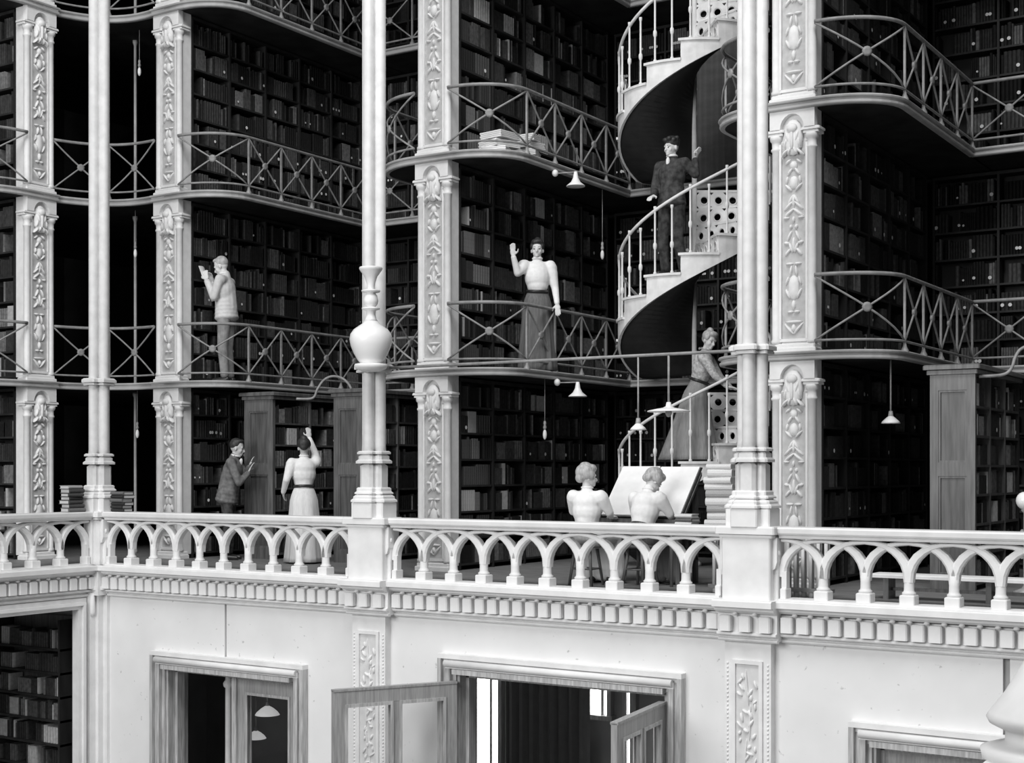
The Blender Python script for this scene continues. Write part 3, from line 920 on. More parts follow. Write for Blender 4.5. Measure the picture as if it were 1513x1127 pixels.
def fill_shelf(O, U, W, z, length, hmax, depth, dens=0.93, ind=None, shelf_i=0, labels=0.0, rr=rnd, bright=0, start=0.0):
    """books along U from world point O, spines facing W. ind: (limit length, label text, group) for single books"""
    u = start + 0.01
    Ux, Uy = U; Wx, Wy = W
    while u < length - 0.03:
        if rr.random() > dens:
            u += rr.uniform(0.04, 0.22)
            continue
        th = rr.uniform(0.022, 0.055); hh = hmax * rr.uniform(0.70, 0.93); dp = depth * rr.uniform(0.72, 0.92)
        if rr.random() < 0.35:
            run = rr.randint(3, 7)            # sets in one binding
        else:
            run = 1
        sh = min(5, rr.choice(SHADES) + (bright if rr.random() < 0.6 else 0))
        for _ in range(run):
            if u + th > length - 0.01:
                break
            cx = O[0] + Ux * (u + th / 2) + Wx * dp / 2 * -1 + Wx * (depth - 0.01)
            cy = O[1] + Uy * (u + th / 2) + Wy * dp / 2 * -1 + Wy * (depth - 0.01)
            if ind and u < ind[0] and N_IND[0] < 290:
                o = link('book', BOOKS[sh], None, (cx, cy, z), 0)
                ang = math.atan2(Uy, Ux)
                # local x along U; local -y must face W
                flip = (-math.sin(ang) * -1 * Wx + math.cos(ang) * -1 * Wy) < 0
                o.rotation_euler = (0, 0, ang + (math.pi if flip else 0))
                o.scale = (th * 0.96, dp, hh)
                tone = ('dark', 'dark', 'dull', 'grey', 'light', 'pale')[sh]
                tag(o, '%s spined book on the %s shelf %s' % (tone, WORDN[min(shelf_i, 7)], ind[1]), 'book', '%s books, %s shelf, %s' % (tone, WORDN[min(shelf_i, 7)], ind[2]))
                N_IND[0] += 1
            else:
                b = len(STUFF_V)
                for zz in (z, z + hh):
                    for (sx, sy) in SPT:
                        STUFF_V.append((cx + Ux * sx * th * 0.96 - Wx * sy * dp, cy + Uy * sx * th * 0.96 - Wy * sy * dp, zz))
                n = len(SPT)
                STUFF_F.append(tuple(b + n + i for i in range(n))); STUFF_M.append(sh)
                for i in range(n):
                    j = (i + 1) % n
                    STUFF_F.append((b + i, b + j, b + n + j, b + n + i)); STUFF_M.append(sh)
            if labels and rr.random() < labels:
                # round paper shelf labels on the spines
                q = len(LAB_V)
                lr = min(0.024, th * 0.6); zc = z + hh * 0.30
                fx, fy = O[0] + Ux * (u + th / 2) + Wx * (depth + 0.004), O[1] + Uy * (u + th / 2) + Wy * (depth + 0.004)
                for k in range(8):
                    a = 2 * math.pi * k / 8
                    LAB_V.append((fx + Ux * lr * math.cos(a), fy + Uy * lr * math.cos(a), zc + lr * math.sin(a)))
                LAB_F.append(tuple(q + k for k in range(8)))
            u += th
        if rr.random() < 0.06:
            u += rr.uniform(0.02, 0.1)

def bookcase(label, org, rz, length, L, mirror=1, n=7, depth=0.22, sec=0.83, ind=None, labels=0.0, dens=0.93, bright=0, z0=None, z1=None, books=True, name='bookcase'):
    """local x runs along the case, the front faces local -y (mirror=-1: +y)"""
    z0 = ZS[L] if z0 is None else z0
    z1 = ZU[L] if z1 is None else z1
    t = thing(name, label, 'bookcase', (org[0], org[1], z0), rz)
    m = mirror
    def bx(x0, x1, y0, y1, a, b):
        ya, yb = sorted((m * y0, m * y1))
        return MB().box(x0, x1, ya, yb, a, b)
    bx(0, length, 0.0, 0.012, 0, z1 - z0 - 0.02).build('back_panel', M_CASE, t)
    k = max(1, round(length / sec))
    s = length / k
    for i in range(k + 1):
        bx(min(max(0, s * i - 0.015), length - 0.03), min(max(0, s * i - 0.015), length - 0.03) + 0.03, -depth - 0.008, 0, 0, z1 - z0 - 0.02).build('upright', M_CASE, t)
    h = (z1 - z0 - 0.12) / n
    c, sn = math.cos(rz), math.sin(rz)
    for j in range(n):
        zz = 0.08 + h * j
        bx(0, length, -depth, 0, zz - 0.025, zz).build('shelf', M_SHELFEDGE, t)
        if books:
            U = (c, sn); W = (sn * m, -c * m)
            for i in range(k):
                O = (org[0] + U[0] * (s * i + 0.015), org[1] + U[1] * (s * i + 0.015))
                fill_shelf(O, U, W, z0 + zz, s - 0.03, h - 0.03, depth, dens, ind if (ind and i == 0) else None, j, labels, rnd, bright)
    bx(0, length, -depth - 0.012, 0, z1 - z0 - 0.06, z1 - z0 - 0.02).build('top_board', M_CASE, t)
    return t
# cases along the stacks: they face the open alcove (local x of the case runs into the alcove)
ORD = ['ground', 'first', 'second', 'third']
for L in range(4):
    # behind the bright pilaster next to the waving woman
    bookcase('%s tier bookcase running back from the pilaster next to the waving woman' % ORD[L], (XC + 0.01, YP + 0.225), R90, 3.77, L, 1,
             ind=(0.80 if L < 3 else 0.0, 'of the %s tier beside the bright carved pilaster' % ORD[L], '%s tier case by the bright pilaster' % ORD[L]) if L < 3 else None, labels=0.02, bright=1)
for L in range(4):
    bookcase('%s tier bookcase running back from the grey pilaster where a man reads' % ORD[L], (XB + 0.01, YP + 0.225), R90, 3.77, L, 1, labels=0.06,
             ind=(0.8, 'of the %s tier behind the grey carved pilaster' % ORD[L], '%s tier case by the grey pilaster' % ORD[L]) if L == 1 else None, bright=0)
    bookcase('%s tier bookcase running back from the pilaster beside the stair column' % ORD[L], (XD + 0.01, YP + 0.225), R90, 3.77, L, 1, labels=0.05, dens=0.8)
    bookcase('%s tier bookcase on the hidden flank of the pilaster beside the stair column' % ORD[L], (XD - 0.01, YP + 0.225), R90, 3.77, L, -1, books=False)
    bookcase('%s tier bookcase on the hidden flank of the pilaster next to the waving woman' % ORD[L], (XC - 0.01, YP + 0.225), R90, 3.77, L, -1, books=False)
    bookcase('%s tier bookcase of the side wing behind the sideways pilaster' % ORD[L], (AX - 4.03, AY - 0.01), 0, 3.8, L, 1, bright=1)
    for xa, xb, nm, lb in ((XB, XC, 'where a man reads', 0.05), (XC, XD, 'with the spiral stair', 0.30), (XD, XE, 'with the lone oak bookcase end', 0.10)):
        bookcase('%s tier bookcase on the rear wall of the alcove %s' % (ORD[L], nm), (xa + 0.26, 18.26), 0, xb - xa - 0.52, L, 1, labels=lb * (1.6 if L > 1 else 1.0), dens=0.88)

# free-standing oak cases on the gallery floor with panelled ends
def oak_case(label, pa, pb, y, length, books=True, h=2.20):
    xa, xb = at_Y(pa, y), at_Y(pb, y)
    w = xb - xa
    t = thing('oak_bookcase', label, 'bookcase', (xa, y, 0))
    e = MB()
    fr = 0.085
    e.box(0, fr, 0, 0.05, 0, h).box(w - fr, w, 0, 0.05, 0, h).box(fr, w - fr, 0, 0.05, 0, 0.16)
    zr = h * 0.565
    e.box(fr, w - fr, 0, 0.05, zr - 0.08, zr + 0.06).box(fr, w - fr, 0, 0.05, h - 0.16, h)
    e.build('end_panel', M_OAK, t)
    for za, zb in ((0.16, zr - 0.08), (zr + 0.06, h - 0.16)):
        p = MB().box(fr, w - fr, 0.025, 0.05, za, zb)
        q = p.build('field', M_OAKPANEL, t)
        mo = MB()
        for x0, x1, z0, z1 in ((fr, fr + 0.02, za + 0.02, zb - 0.02), (w - fr - 0.02, w - fr, za + 0.02, zb - 0.02), (fr, w - fr, za, za + 0.02), (fr, w - fr, zb - 0.02, zb)):
            mo.box(x0, x1, 0.008, 0.03, z0, z1)
        mo.build('bead', M_OAK, q)
    MB().cbox(-0.03, w + 0.03, -0.03, length + 0.03, h, h + 0.05, 0.01).cbox(-0.06, w + 0.06, -0.06, length + 0.03, h + 0.05, h + 0.10, 0.012).build('cornice', M_OAK, t)
    MB().box(w / 2 - 0.01, w / 2 + 0.01, 0.05, length, 0, h).build('back_panel', M_CASE, t)
    for i in range(1, 4):
        yy = length * i / 3
        MB().box(0.0, w, yy - 0.03, yy, 0, h).build('upright', M_OAK if i < 3 else M_CASE, t)
    n = 7
    hs = (h - 0.1) / n
    for j in range(n):
        zz = 0.08 + hs * j
        MB().box(0.005, w - 0.005, 0.05, length - 0.03, zz - 0.025, zz).build('shelf', M_OAKPANEL, t)
        if books:
            for i in range(3):
                y0 = 0.06 if i == 0 else length * i / 3 + 0.01
                fill_shelf((xb - w / 2 + 0.01, y + y0), (0, 1), (1, 0), zz, length / 3 - 0.08, hs - 0.03, w / 2 - 0.02, 0.9, None, j, 0.02, rnd, 1)
    return t
oak_case('oak panelled bookcase end that the young man leans on', 361, 403, 14.5, 2.4)
oak_case('oak panelled bookcase end behind the globe lamp column', 493, 535, 14.5, 2.4)
oak_case('lone broad oak panelled bookcase end in the dark alcove', 1374, 1441, 14.5, 1.9)

# ------------------------------------------------------------------ winding iron stair
SX, SY = at_d(1026, 18.0)
SR, SI = 0.97, 0.032
rv, fv = Vector((CT, ST)), Vector((-ST, CT))
A0 = math.radians(-62); AL = math.radians(27); NST = 10
def sp(phi, r, z):
    p = rv * (-math.cos(phi) * r) + fv * (-math.sin(phi) * r)
    return (p.x, p.y, z)
stair = thing('winding_stair', 'pale iron winding stair with pierced risers and thin balusters', 'staircase', (SX, SY, 0), kind='thing')
MB().lathe([(0.09, 0), (0.09, 0.05), (SI, 0.10), (SI, 9.8)], 16).build('newel_pole', M_STAIR, stair)
BAL = MB().lathe([(0.022, 0.0), (0.022, 0.02), (0.013, 0.03), (0.013, 0.30), (0.024, 0.32), (0.026, 0.345), (0.024, 0.37), (0.013, 0.39), (0.013, 0.78), (0.02, 0.80), (0.02, 0.83)], 8).mesh('baluster', M_STAIR)
def pierced_riser(phi, z0, h):
    """upright plate along the radius with a row of round holes, each in a square field"""
    n = 5
    r0, r1 = SI, SR - 0.02
    w = (r1 - r0) / n
    mb = MB()
    d = Vector(sp(phi, 1, 0)).normalized()
    nrm = Vector((-d.y, d.x, 0))
    for i in range(n):
        c = r0 + w * (i + 0.5)
        zc = z0 + h / 2
        hr = min(w, h) * 0.235
        K = 16
        out, inn = [], []
        for k in range(K):
            a = 2 * math.pi * (k + 0.5) / K
            ca, sa = math.cos(a), math.sin(a)
            m = max(abs(ca), abs(sa))
            out.append((c + ca / m * w / 2, zc + sa / m * h / 2)); inn.append((c + ca * hr, zc + sa * hr))
        v = []
        for off in (-0.008, 0.008):
            for (r, z) in out + inn:
                p = d * r + nrm * off
                v.append((p.x, p.y, z))
        f = []
        for k in range(K):
            j = (k + 1) % K
            f.append((k, j, K + j, K + k))
            f.append((2 * K + j, 2 * K + k, 3 * K + k, 3 * K + j))
            f.append((K + k, K + j, 3 * K + j, 3 * K + k))
            f.append((j, k, 2 * K + k, 2 * K + j))
        mb.add(v, f)
        # raised ring round the hole on the climbing side
        for sgn in (-1,):
            ring = []
            for k in range(13):
                a = 2 * math.pi * k / 12
                p = d * (c + math.cos(a) * hr * 1.25) + nrm * (sgn * 0.010)
                ring.append((p.x, p.y, zc + math.sin(a) * hr * 1.25))
            mb.tube(ring, 0.006, 4, caps=False)
    return mb
for fl in range(3):
    z0 = ZS[fl]
    rise = (ZS[fl + 1] - z0) / (NST + 1)
    zlin = lambda phi: z0 + rise * (phi - A0) / AL
    sub = 5
    for k in range(NST):
        pa, pb = A0 + AL * k, A0 + AL * (k + 1)
        zt = z0 + rise * (k + 1)
        # tread
        v, f = [], []
        for (r, z) in ((SI, zt - 0.03), (SR + 0.03, zt - 0.03), (SR + 0.03, zt), (SI, zt)):
            for q in range(sub + 1):
                v.append(sp(pa - 0.03 + (pb - pa + 0.03) * q / sub, r, z))
        n = sub + 1
        for e in range(4):
            g = (e + 1) % 4
            for q in range(sub):
                f.append((e * n + q, e * n + q + 1, g * n + q + 1, g * n + q))
        f += [(0, n, 2 * n, 3 * n), (sub, n + sub, 2 * n + sub, 3 * n + sub)]
        MB().add(v, f).build('tread', M_STAIR, stair)
        pierced_riser(pa, z0 + rise * k, rise - 0.03).build('riser', M_STAIR, stair)
        for h_ in (0.25, 0.75):
            p = pa + (pb - pa) * h_
            x, y, _ = sp(p, SR - 0.01, 0)
            link('baluster', BAL, stair, (x, y, zt))
    # cut string: step ends standing on a rising curve, and the smooth underside
    v, f = [], []
    M = NST * sub
    for k in range(NST):
        b = len(v)
        zt = z0 + rise * (k + 1) - 0.03
        for q in range(sub + 1):
            p = A0 + AL * (k + q / sub)
            zb = max(z0, zlin(p) - 0.13)
            for r in (SR - 0.025, SR + 0.005):
                v.append(sp(p, r, zb)); v.append(sp(p, r, zt))
        for q in range(sub):
            c = b + q * 4
            f += [(c + 2, c + 6, c + 7, c + 3), (c, c + 1, c + 5, c + 4), (c, c + 4, c + 6, c + 2), (c + 1, c + 3, c + 7, c + 5)]
        f += [(b, b + 2, b + 3, b + 1), (b + sub * 4, b + sub * 4 + 1, b + sub * 4 + 3, b + sub * 4 + 2)]
    MB().add(v, f).build('string', M_STAIR, stair)
    v, f = [], []
    for q in range(M + 1):
        p = A0 + AL * q / sub
        zb = max(z0, zlin(p) - 0.12)
        v += [sp(p, SI, zb), sp(p, SR - 0.02, zb), sp(p, SR - 0.02, zb + 0.012), sp(p, SI, zb + 0.012)]
    for q in range(M):
        for e in range(4):
            g = (e + 1) % 4
            f.append((q * 4 + e, q * 4 + 4 + e, q * 4 + 4 + g, q * 4 + g))
    MB().add(v, f, True).build('underside', M_DARKIRON, stair)
    pts = []
    for q in range(M + 1):
        p = A0 + AL * q / sub
        pts.append(sp(p, SR - 0.01, zlin(p) + rise * 0.5 + 0.84))
    MB().tube(pts, 0.02, 8).build('handrail', M_STAIR, stair)

# ------------------------------------------------------------------ lamps, rods, small fittings
tie = MB().tube([(P2X + 0.18, YB, 2.37), (P3X - 0.18, YB, 2.37)], 0.016, 8)
tie.lathe([(0.03, -0.02), (0.03, 0.02)], 8, (P2X + 0.2, YB, 2.37)).lathe([(0.03, -0.02), (0.03, 0.02)], 8, (P3X - 0.2, YB, 2.37))
tag(tie.build('tie_rod', M_RAIL), 'thin pale iron tie rod strung between the globe lamp column and the next', 'rod')
xq = at_Y(988, YB)
t = thing('pendant_lamp', 'wide flat enamel disc lamp hanging from the tie rod before the stair', 'lamp', (xq, YB, 2.355))
MB().tube([(0, 0, 0), (0, 0, -0.50)], 0.012, 8).build('drop_rod', M_RAIL, t)
MB().lathe([(0.022, -0.46), (0.03, -0.50), (0.06, -0.515), (0.12, -0.525), (0.21, -0.545), (0.212, -0.556), (0.12, -0.545), (0.03, -0.535)], 24).build('shade', M_WHITE, t)
MB().lathe([(0.03, -0.535), (0.035, -0.57), (0.02, -0.60), (0.0, -0.61)], 10).build('bulb', M_BRASS, t)
xq = at_Y(943, YB)
cone_lamp('pendant_lamp', 'small cone shaded lamp hanging low from the tie rod at the stair foot', xq, YB, 2.355, 0.66, 0.085, h=0.07, bell=False)

def bracket_lamp(label, px, y, L):
    x = XC + 1.02
    t = thing('bracket_lamp', label, 'lamp', (x, y, ZU[L - 1]))
    MB().ell((0.02, 0, -0.05), (0.04, 0.04, 0.045), None, 12, 8).build('ball', M_WHITE, t)
    MB().tube([(0.02, 0, 0.0), (0.02, 0, -0.05)], 0.012, 6).build('hanger', M_RAIL, t)
    MB().tube([(0.02, 0, -0.055), (0.28, 0.06, -0.055)], 0.009, 6).build('arm', M_RAIL, t)
    MB().lathe([(0.02, -0.05), (0.028, -0.09), (0.035, -0.13), (0.06, -0.18), (0.115, -0.225), (0.117, -0.235), (0.06, -0.19), (0.02, -0.12)], 18, (0.28, 0.06, 0)).build('shade', M_WHITE, t)
bracket_lamp('bell shaded bracket lamp under the first gallery by the waving woman', 845, 15.1, 1)
bracket_lamp('bell shaded bracket lamp under the second gallery above the waving woman', 840, 15.05, 2)
def bulb_cord(label, px, d, ztop, zb, bright=False):
    x, y = at_d(px, d)
    t = thing('pendant_bulb', label, 'lamp', (x, y, ztop))
    MB().tube([(0, 0, 0), (0, 0, zb - ztop + 0.2)], 0.005, 6).build('cord', M_BRASS, t)
    MB().lathe([(0.012, zb - ztop + 0.22), (0.02, zb - ztop + 0.19), (0.014, zb - ztop + 0.17), (0.024, zb - ztop + 0.14), (0.014, zb - ztop + 0.11)], 8).build('socket', M_BRASS, t)
    MB().ell((0, 0, zb - ztop + 0.05), (0.026, 0.026, 0.065), None, 10, 7).build('bulb', M_GLOBE, t)
bulb_cord('bare bulb on a cord under the first gallery beside the bookcase of the seated women', 805, 17.6, ZU[0], 1.62)
bulb_cord('bare bulb on a cord hanging above the waving woman near the stair', 890, 18.8, ZU[1], 4.05)
bulb_cord('bare bulb on a cord in the inner corner of the first tier', 200, 20.3, ZU[1], 4.30)
bulb_cord('bare bulb on a cord in the inner corner of the ground tier', 203, 20.3, ZU[0], 1.70)
bulb_cord('bare bulb on a cord in the inner corner of the second tier', 206, 20.3, ZU[2], 6.92)
xq, yq = at_d(1333, 14.6)
cone_lamp('pendant_lamp', 'small dome lamp glimmering in the dark alcove beside the lone bookcase end', xq - 0.12, yq, ZU[0], 0.58, 0.10, h=0.08, bell=False)
xq, yq = at_d(1514, 14.0)
t = thing('standard_lamp', 'slim standard lamp with a round opal globe in the dark alcove', 'lamp', (xq, yq, 0))
MB().lathe([(0.11, 0), (0.11, 0.02), (0.03, 0.05), (0.012, 0.08), (0.012, 0.80), (0.035, 0.82), (0.035, 0.84)], 12).build('stand', M_BRASS, t)
MB().ell((0, 0, 0.92), (0.085, 0.085, 0.09), None, 16, 10).build('globe', M_GLOBE, t)
# iron post in the inner corner, seen beside the corner column
xq, yq = at_d(200, 20.8)
t = thing('iron_post', 'thin iron post rising through the inner corner behind the corner column', 'post', (xq, yq, 0))
for L in range(4):
    MB().lathe([(0.035, ZS[L]), (0.035, ZS[L] + 0.04), (0.022, ZS[L] + 0.07), (0.022, ZU[L] - 0.08), (0.04, ZU[L] - 0.03), (0.04, ZU[L])], 10).build('shaft', M_SLAB, t)
# bent gas pipes on the oak cases
def pipe(label, pts, d, m=M_RAIL):
    P = []
    for px, py in pts:
        x, y = at_d(px, d)
        P.append((x, y, z_at(py, d)))
    # smooth
    Q = []
    for i in range(len(P) - 1):
        a = Vector(P[max(i - 1, 0)]); b = Vector(P[i]); c = Vector(P[i + 1]); e = Vector(P[min(i + 2, len(P) - 1)])
        for k in range(6):
            u = k / 6
            Q.append(tuple(0.5 * ((2 * b) + (c - a) * u + (2 * a - 5 * b + 4 * c - e) * u * u + (3 * b - a - 3 * c + e) * u ** 3)))
    Q.append(P[-1])
    t = thing('gas_pipe', label, 'pipe', (0, 0, 0))
    MB().tube(Q, 0.017, 8).build('tube', m, t)
    MB().lathe([(0.028, -0.03), (0.03, 0.0), (0.02, 0.02)], 10, P[-1]).build('nozzle', M_BRASS, t)
pipe('bent pale gas pipe arching between the two oak bookcase ends', [(438, 589), (462, 588), (469, 575), (478, 562), (490, 556), (504, 558), (515, 567), (522, 581)], 18.9)
pipe('bent pale gas pipe rising from the lone oak bookcase end', [(1446, 556), (1470, 555), (1486, 552), (1495, 543), (1500, 528), (1508, 516), (1524, 509)], 14.3)

# globe lamp on the column
gx = at_Y(548, YB - 0.34); gy = YB - 0.34
g = thing('globe_lamp', 'big opal glass globe lamp with tall turned crown on the column', 'lamp', (gx, gy, 2.37))
MB().lathe([(0.10, -0.06), (0.17, -0.03), (0.185, 0.0), (0.175, 0.02), (0.09, 0.03)], 24).build('base_plate', M_IRON, g)
MB().lathe([(0.115, 0.025), (0.15, 0.07), (0.19, 0.14), (0.222, 0.22), (0.235, 0.29), (0.225, 0.35), (0.19, 0.40), (0.14, 0.435), (0.095, 0.465), (0.08, 0.49)], 28).build('globe', M_GLOBE, g)
MB().lathe([(0.08, 0.485), (0.06, 0.52), (0.05, 0.56), (0.055, 0.61), (0.10, 0.622), (0.10, 0.638), (0.05, 0.65)], 20).build('collar', M_IRON, g)
MB().lathe([(0.05, 0.65), (0.075, 0.68), (0.082, 0.72), (0.07, 0.77), (0.05, 0.80), (0.10, 0.812), (0.105, 0.83), (0.05, 0.842)], 20).build('turned_stem', M_IRON, g)
MB().lathe([(0.04, 0.84), (0.045, 0.90), (0.07, 0.98), (0.12, 1.05), (0.13, 1.07), (0.125, 1.085), (0.06, 1.09), (0.0, 1.1)], 20, caps=False).build('crown', M_IRON, g)
MB().tube([(0.0, 0.0, -0.03), (P2X - gx, YB - 0.14 - gy, -0.03)], 0.03, 8).build('support_arm', M_IRON, g)

# light reading platform steps, radiator tubes behind the column
def radiator(label, x0, x1, y, h=0.56):
    t = thing('radiator', label, 'radiator', (x0, y, 0))
    n = int((x1 - x0) / 0.075)
    me = MB().tube([(0, -0.03, 0.06), (0, -0.03, h - 0.04), (0, 0.03, h - 0.04), (0, 0.03, 0.06)], 0.018, 8).lathe([(0.03, 0.0), (0.025, 0.07)], 8).mesh('radiator_tube', M_IRON)
    for i in range(n):
        link('radiator_tube', me, t, ((i + 0.5) * (x1 - x0) / n, 0, 0))
    MB().box(-0.02, x1 - x0 + 0.02, -0.05, 0.05, 0.05, 0.085).build('header', M_BRASS, t)
radiator('pale tubed radiator behind the balustrade at the stout column', P3X - 0.62, P3X + 0.62, 12.98)
# low bench beyond
t = thing('bench', 'long low pale bench behind the balustrade near the lone bookcase end', 'bench', (P3X + 0.95, 13.25, 0))
MB().cbox(0, 3.3, -0.14, 0.14, 0.205, 0.24, 0.008).build('seat', M_PAPER, t)
for x in (0.15, 1.1, 2.2, 3.1):
    MB().box(x - 0.025, x + 0.025, -0.11, 0.11, 0, 0.205).build('leg', M_OAK, t)
MB().box(0.15, 3.1, -0.012, 0.012, 0.08, 0.11).build('stretcher', M_OAK, t)

# near newel finial at the facing side of the hall
nx, ny = at_d(1546, 4.0)
t = thing('newel_post', 'pale turned newel finial standing on the facing gallery', 'newel post', (nx, ny, 0))
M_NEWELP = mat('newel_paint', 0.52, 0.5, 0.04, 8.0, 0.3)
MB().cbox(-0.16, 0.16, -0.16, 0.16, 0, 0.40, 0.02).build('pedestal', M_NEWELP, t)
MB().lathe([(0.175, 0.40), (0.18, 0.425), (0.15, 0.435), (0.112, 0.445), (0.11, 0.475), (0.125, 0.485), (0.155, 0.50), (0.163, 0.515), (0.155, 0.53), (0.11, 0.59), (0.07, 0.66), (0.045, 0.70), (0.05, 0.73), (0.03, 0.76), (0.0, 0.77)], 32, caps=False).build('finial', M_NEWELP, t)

# ------------------------------------------------------------------ stacked books and desk things
def flat_book(label, group, x, y, z, w, d, h, rz, sh):
    """closed book lying flat: covers, rounded spine, pages set back"""
    me = BOOKS[sh]
    o = link('book', me, None, (x, y, z + h / 2))
    # template: x thickness, y depth, z height -> lay flat: thickness up
    o.rotation_euler = Euler((0, math.pi / 2, 0)).to_matrix().to_4x4().to_euler()
    m = Matrix.Translation((x, y, z + h / 2)) @ Matrix.Rotation(rz, 4, 'Z') @ Matrix.Translation((-w / 2, 0, 0)) @ Matrix.Rotation(math.pi / 2, 4, 'Y') @ Matrix.Diagonal((h, d, w, 1))
    o.matrix_world = m
    tag(o, label, 'book', group)
    return o
NTH = ['lowest', 'second', 'third', 'fourth', 'fifth', 'sixth', 'seventh', 'eighth', 'ninth', 'tenth']
def pile(where, x, y, z, n, rz, hs=(0.035, 0.06), w=0.26, d=0.2, seed=1, shades=(2, 3, 4, 5)):
    r = random.Random(seed)
    for i in range(n):
        h = r.uniform(*hs)
        sh = r.choice(shades)
        flat_book('%s flat book, %s in the pile %s' % (('black', 'dark', 'dull', 'grey', 'light', 'pale', 'white')[sh], 'topmost' if i == n - 1 else NTH[min(i, 9)], where), 'book pile %s' % where,
                  x + r.uniform(-0.012, 0.012), y + r.uniform(-0.012, 0.012), z, w * r.uniform(0.85, 1.0), d * r.uniform(0.85, 1.0), h, rz + r.uniform(-0.12, 0.12), sh)
        z += h + 0.001
pile('on the rail beside the corner column', P1X + 0.40, YB + 0.02, RAILZ + 0.001, 6, 0.0, seed=4, hs=(0.035, 0.055))
pile('on the side wing rail by the corner column', XL - 0.02, YB - 0.42, RAILZ + 0.001, 7, R90, seed=5, hs=(0.04, 0.058))

# sloping reading desk
bx0, by0 = at_d(884, 15.42)
dsk = thing('reading_desk', 'sloping reading desk carrying a huge open white folio', 'desk', (bx0, by0, 0))
W_ = 1.0
slope = [(0.0, 0.66), (0.52, 1.20), (0.52, 1.16), (0.0, 0.62)]
MB().prism(slope, 0.0, W_, 'x').build('sloping_top', M_OAK, dsk)
MB().prism([(-0.02, 0.62), (0.03, 0.62), (0.03, 0.70), (-0.02, 0.70)], 0.0, W_, 'x').build('book_ledge', M_OAK, dsk)
for sx in (0.03, W_ - 0.08):
    MB().box(sx, sx + 0.05, 0.03, 0.08, 0, 0.66).build('leg', M_OAK, dsk)
    MB().box(sx, sx + 0.05, 0.44, 0.49, 0, 1.10).build('leg', M_OAK, dsk)
    MB().box(sx, sx + 0.05, 0.05, 0.47, 0.25, 0.29).build('stretcher', M_OAK, dsk)
fo = thing('open_folio', 'huge open folio of white sheets lying on the sloping desk', 'book', (bx0, by0, 0))
sl = math.atan2(0.54, 0.52)
ln = math.hypot(0.52, 0.54)
def on_slope(mb, x0, x1, a0, a1, h0, h1):
    c, s = math.cos(sl), math.sin(sl)
    v = []
    for h in (h0, h1):
        for (x, a) in ((x0, a0), (x1, a0), (x1, a1), (x0, a1)):
            v.append((x, a * c - h * s, 0.66 + a * s + h * c))
    return mb.add(v, [(0, 3, 2, 1), (4, 5, 6, 7), (0, 1, 5, 4), (1, 2, 6, 5), (2, 3, 7, 6), (3, 0, 4, 7)])
mb = MB(); on_slope(mb, 0.01, W_ - 0.01, 0.06, ln + 0.06, 0.004, 0.016); mb.build('cover', BOOKM[1], fo)
mb = MB(); on_slope(mb, 0.03, W_ / 2 - 0.005, 0.07, ln + 0.05, 0.017, 0.045); mb.build('page_block', M_PAPER, fo)
mb = MB(); on_slope(mb, W_ / 2 + 0.005, W_ - 0.03, 0.07, ln + 0.05, 0.017, 0.038); mb.build('page_block', M_PAPER, fo)
# side table with document piles by the stout column
tx, ty = at_d(1052, 14.7)
t = thing('side_table', 'small side table loaded with white document piles beside the stout column', 'table', (tx, ty, 0))
MB().cbox(-0.42, 0.30, -0.22, 0.22, 0.60, 0.64, 0.008).build('tabletop', M_OAK, t)
for sx in (-0.38, 0.26):
    for sy in (-0.18, 0.18):
        MB().tube([(sx, sy, 0), (sx, sy, 0.60)], [0.018, 0.026], 8).build('leg', M_OAK, t)
pile('on the side table next to the stout column', tx + 0.10, ty, 0.641, 9, 0.2, hs=(0.055, 0.085), w=0.30, d=0.24, seed=9, shades=(6, 6, 5))
pile('on the side table next to the open folio', tx - 0.26, ty - 0.05, 0.641, 3, -0.1, hs=(0.03, 0.05), w=0.22, d=0.18, seed=12, shades=(6, 4, 6))

# newspapers heaped along the second gallery railing
pr = random.Random(21)
for i, (yy, zz, tl, rz_, wl) in enumerate(((14.38, 0.012, 0.0, 0.3, 0.44), (14.40, 0.105, 0.04, -0.2, 0.42), (15.0, 0.012, 0.0, 0.1, 0.50), (15.02, 0.105, 0.03, 0.4, 0.46), (15.0, 0.20, 0.06, -0.1, 0.44), (15.02, 0.30, 0.10, 0.3, 0.42), (14.42, 0.215, 0.06, 0.0, 0.44))):
    t = thing('newspaper_bundle', '%s bundle of white newspapers heaped behind the second gallery railing' % ('lowest', 'crumpled', 'broad', 'sagging', 'tilted', 'end', 'topmost')[i], 'newspapers', (XC + 0.64, yy, ZS[2] + zz), group='newspapers heaped on the second gallery')
    t.rotation_euler = (tl, -tl * 0.8, rz_)
    for k in range(4):
        MB().cbox(-0.15 - 0.01 * (k % 2), 0.15, -wl / 2, wl / 2 - 0.012 * (k % 3), k * 0.021, k * 0.021 + 0.018, 0.004).build('folded_paper', M_PAPER, t)
pile('on the rear landing beside the stair', at_Y(946, 17.35), 17.35, ZS[1] + 0.013, 4, 0.0, hs=(0.04, 0.06), w=0.34, d=0.24, seed=31, shades=(3, 4, 4))
# drab cloth hung in front of the rear shelves
a_, b_ = at_Y(1030, 17.75), at_Y(1120, 17.75)
pts = [(a_ + (b_ - a_) * i / 36, 17.75 + 0.02 * math.sin(i * 0.9)) for i in range(37)]
tag(MB().sweep(pts, [(0.008, ZS[2] + 0.02), (0.008, ZU[2]), (-0.008, ZU[2]), (-0.008, ZS[2] + 0.02)]).build('curtain', mat('drab_hanging_cloth', 0.10, 0.95, 0.015, 3.0, 0.1, stretch=(1, 1, 3))), 'drab cloth hung over the rear shelves beside the stair pole', 'curtain')

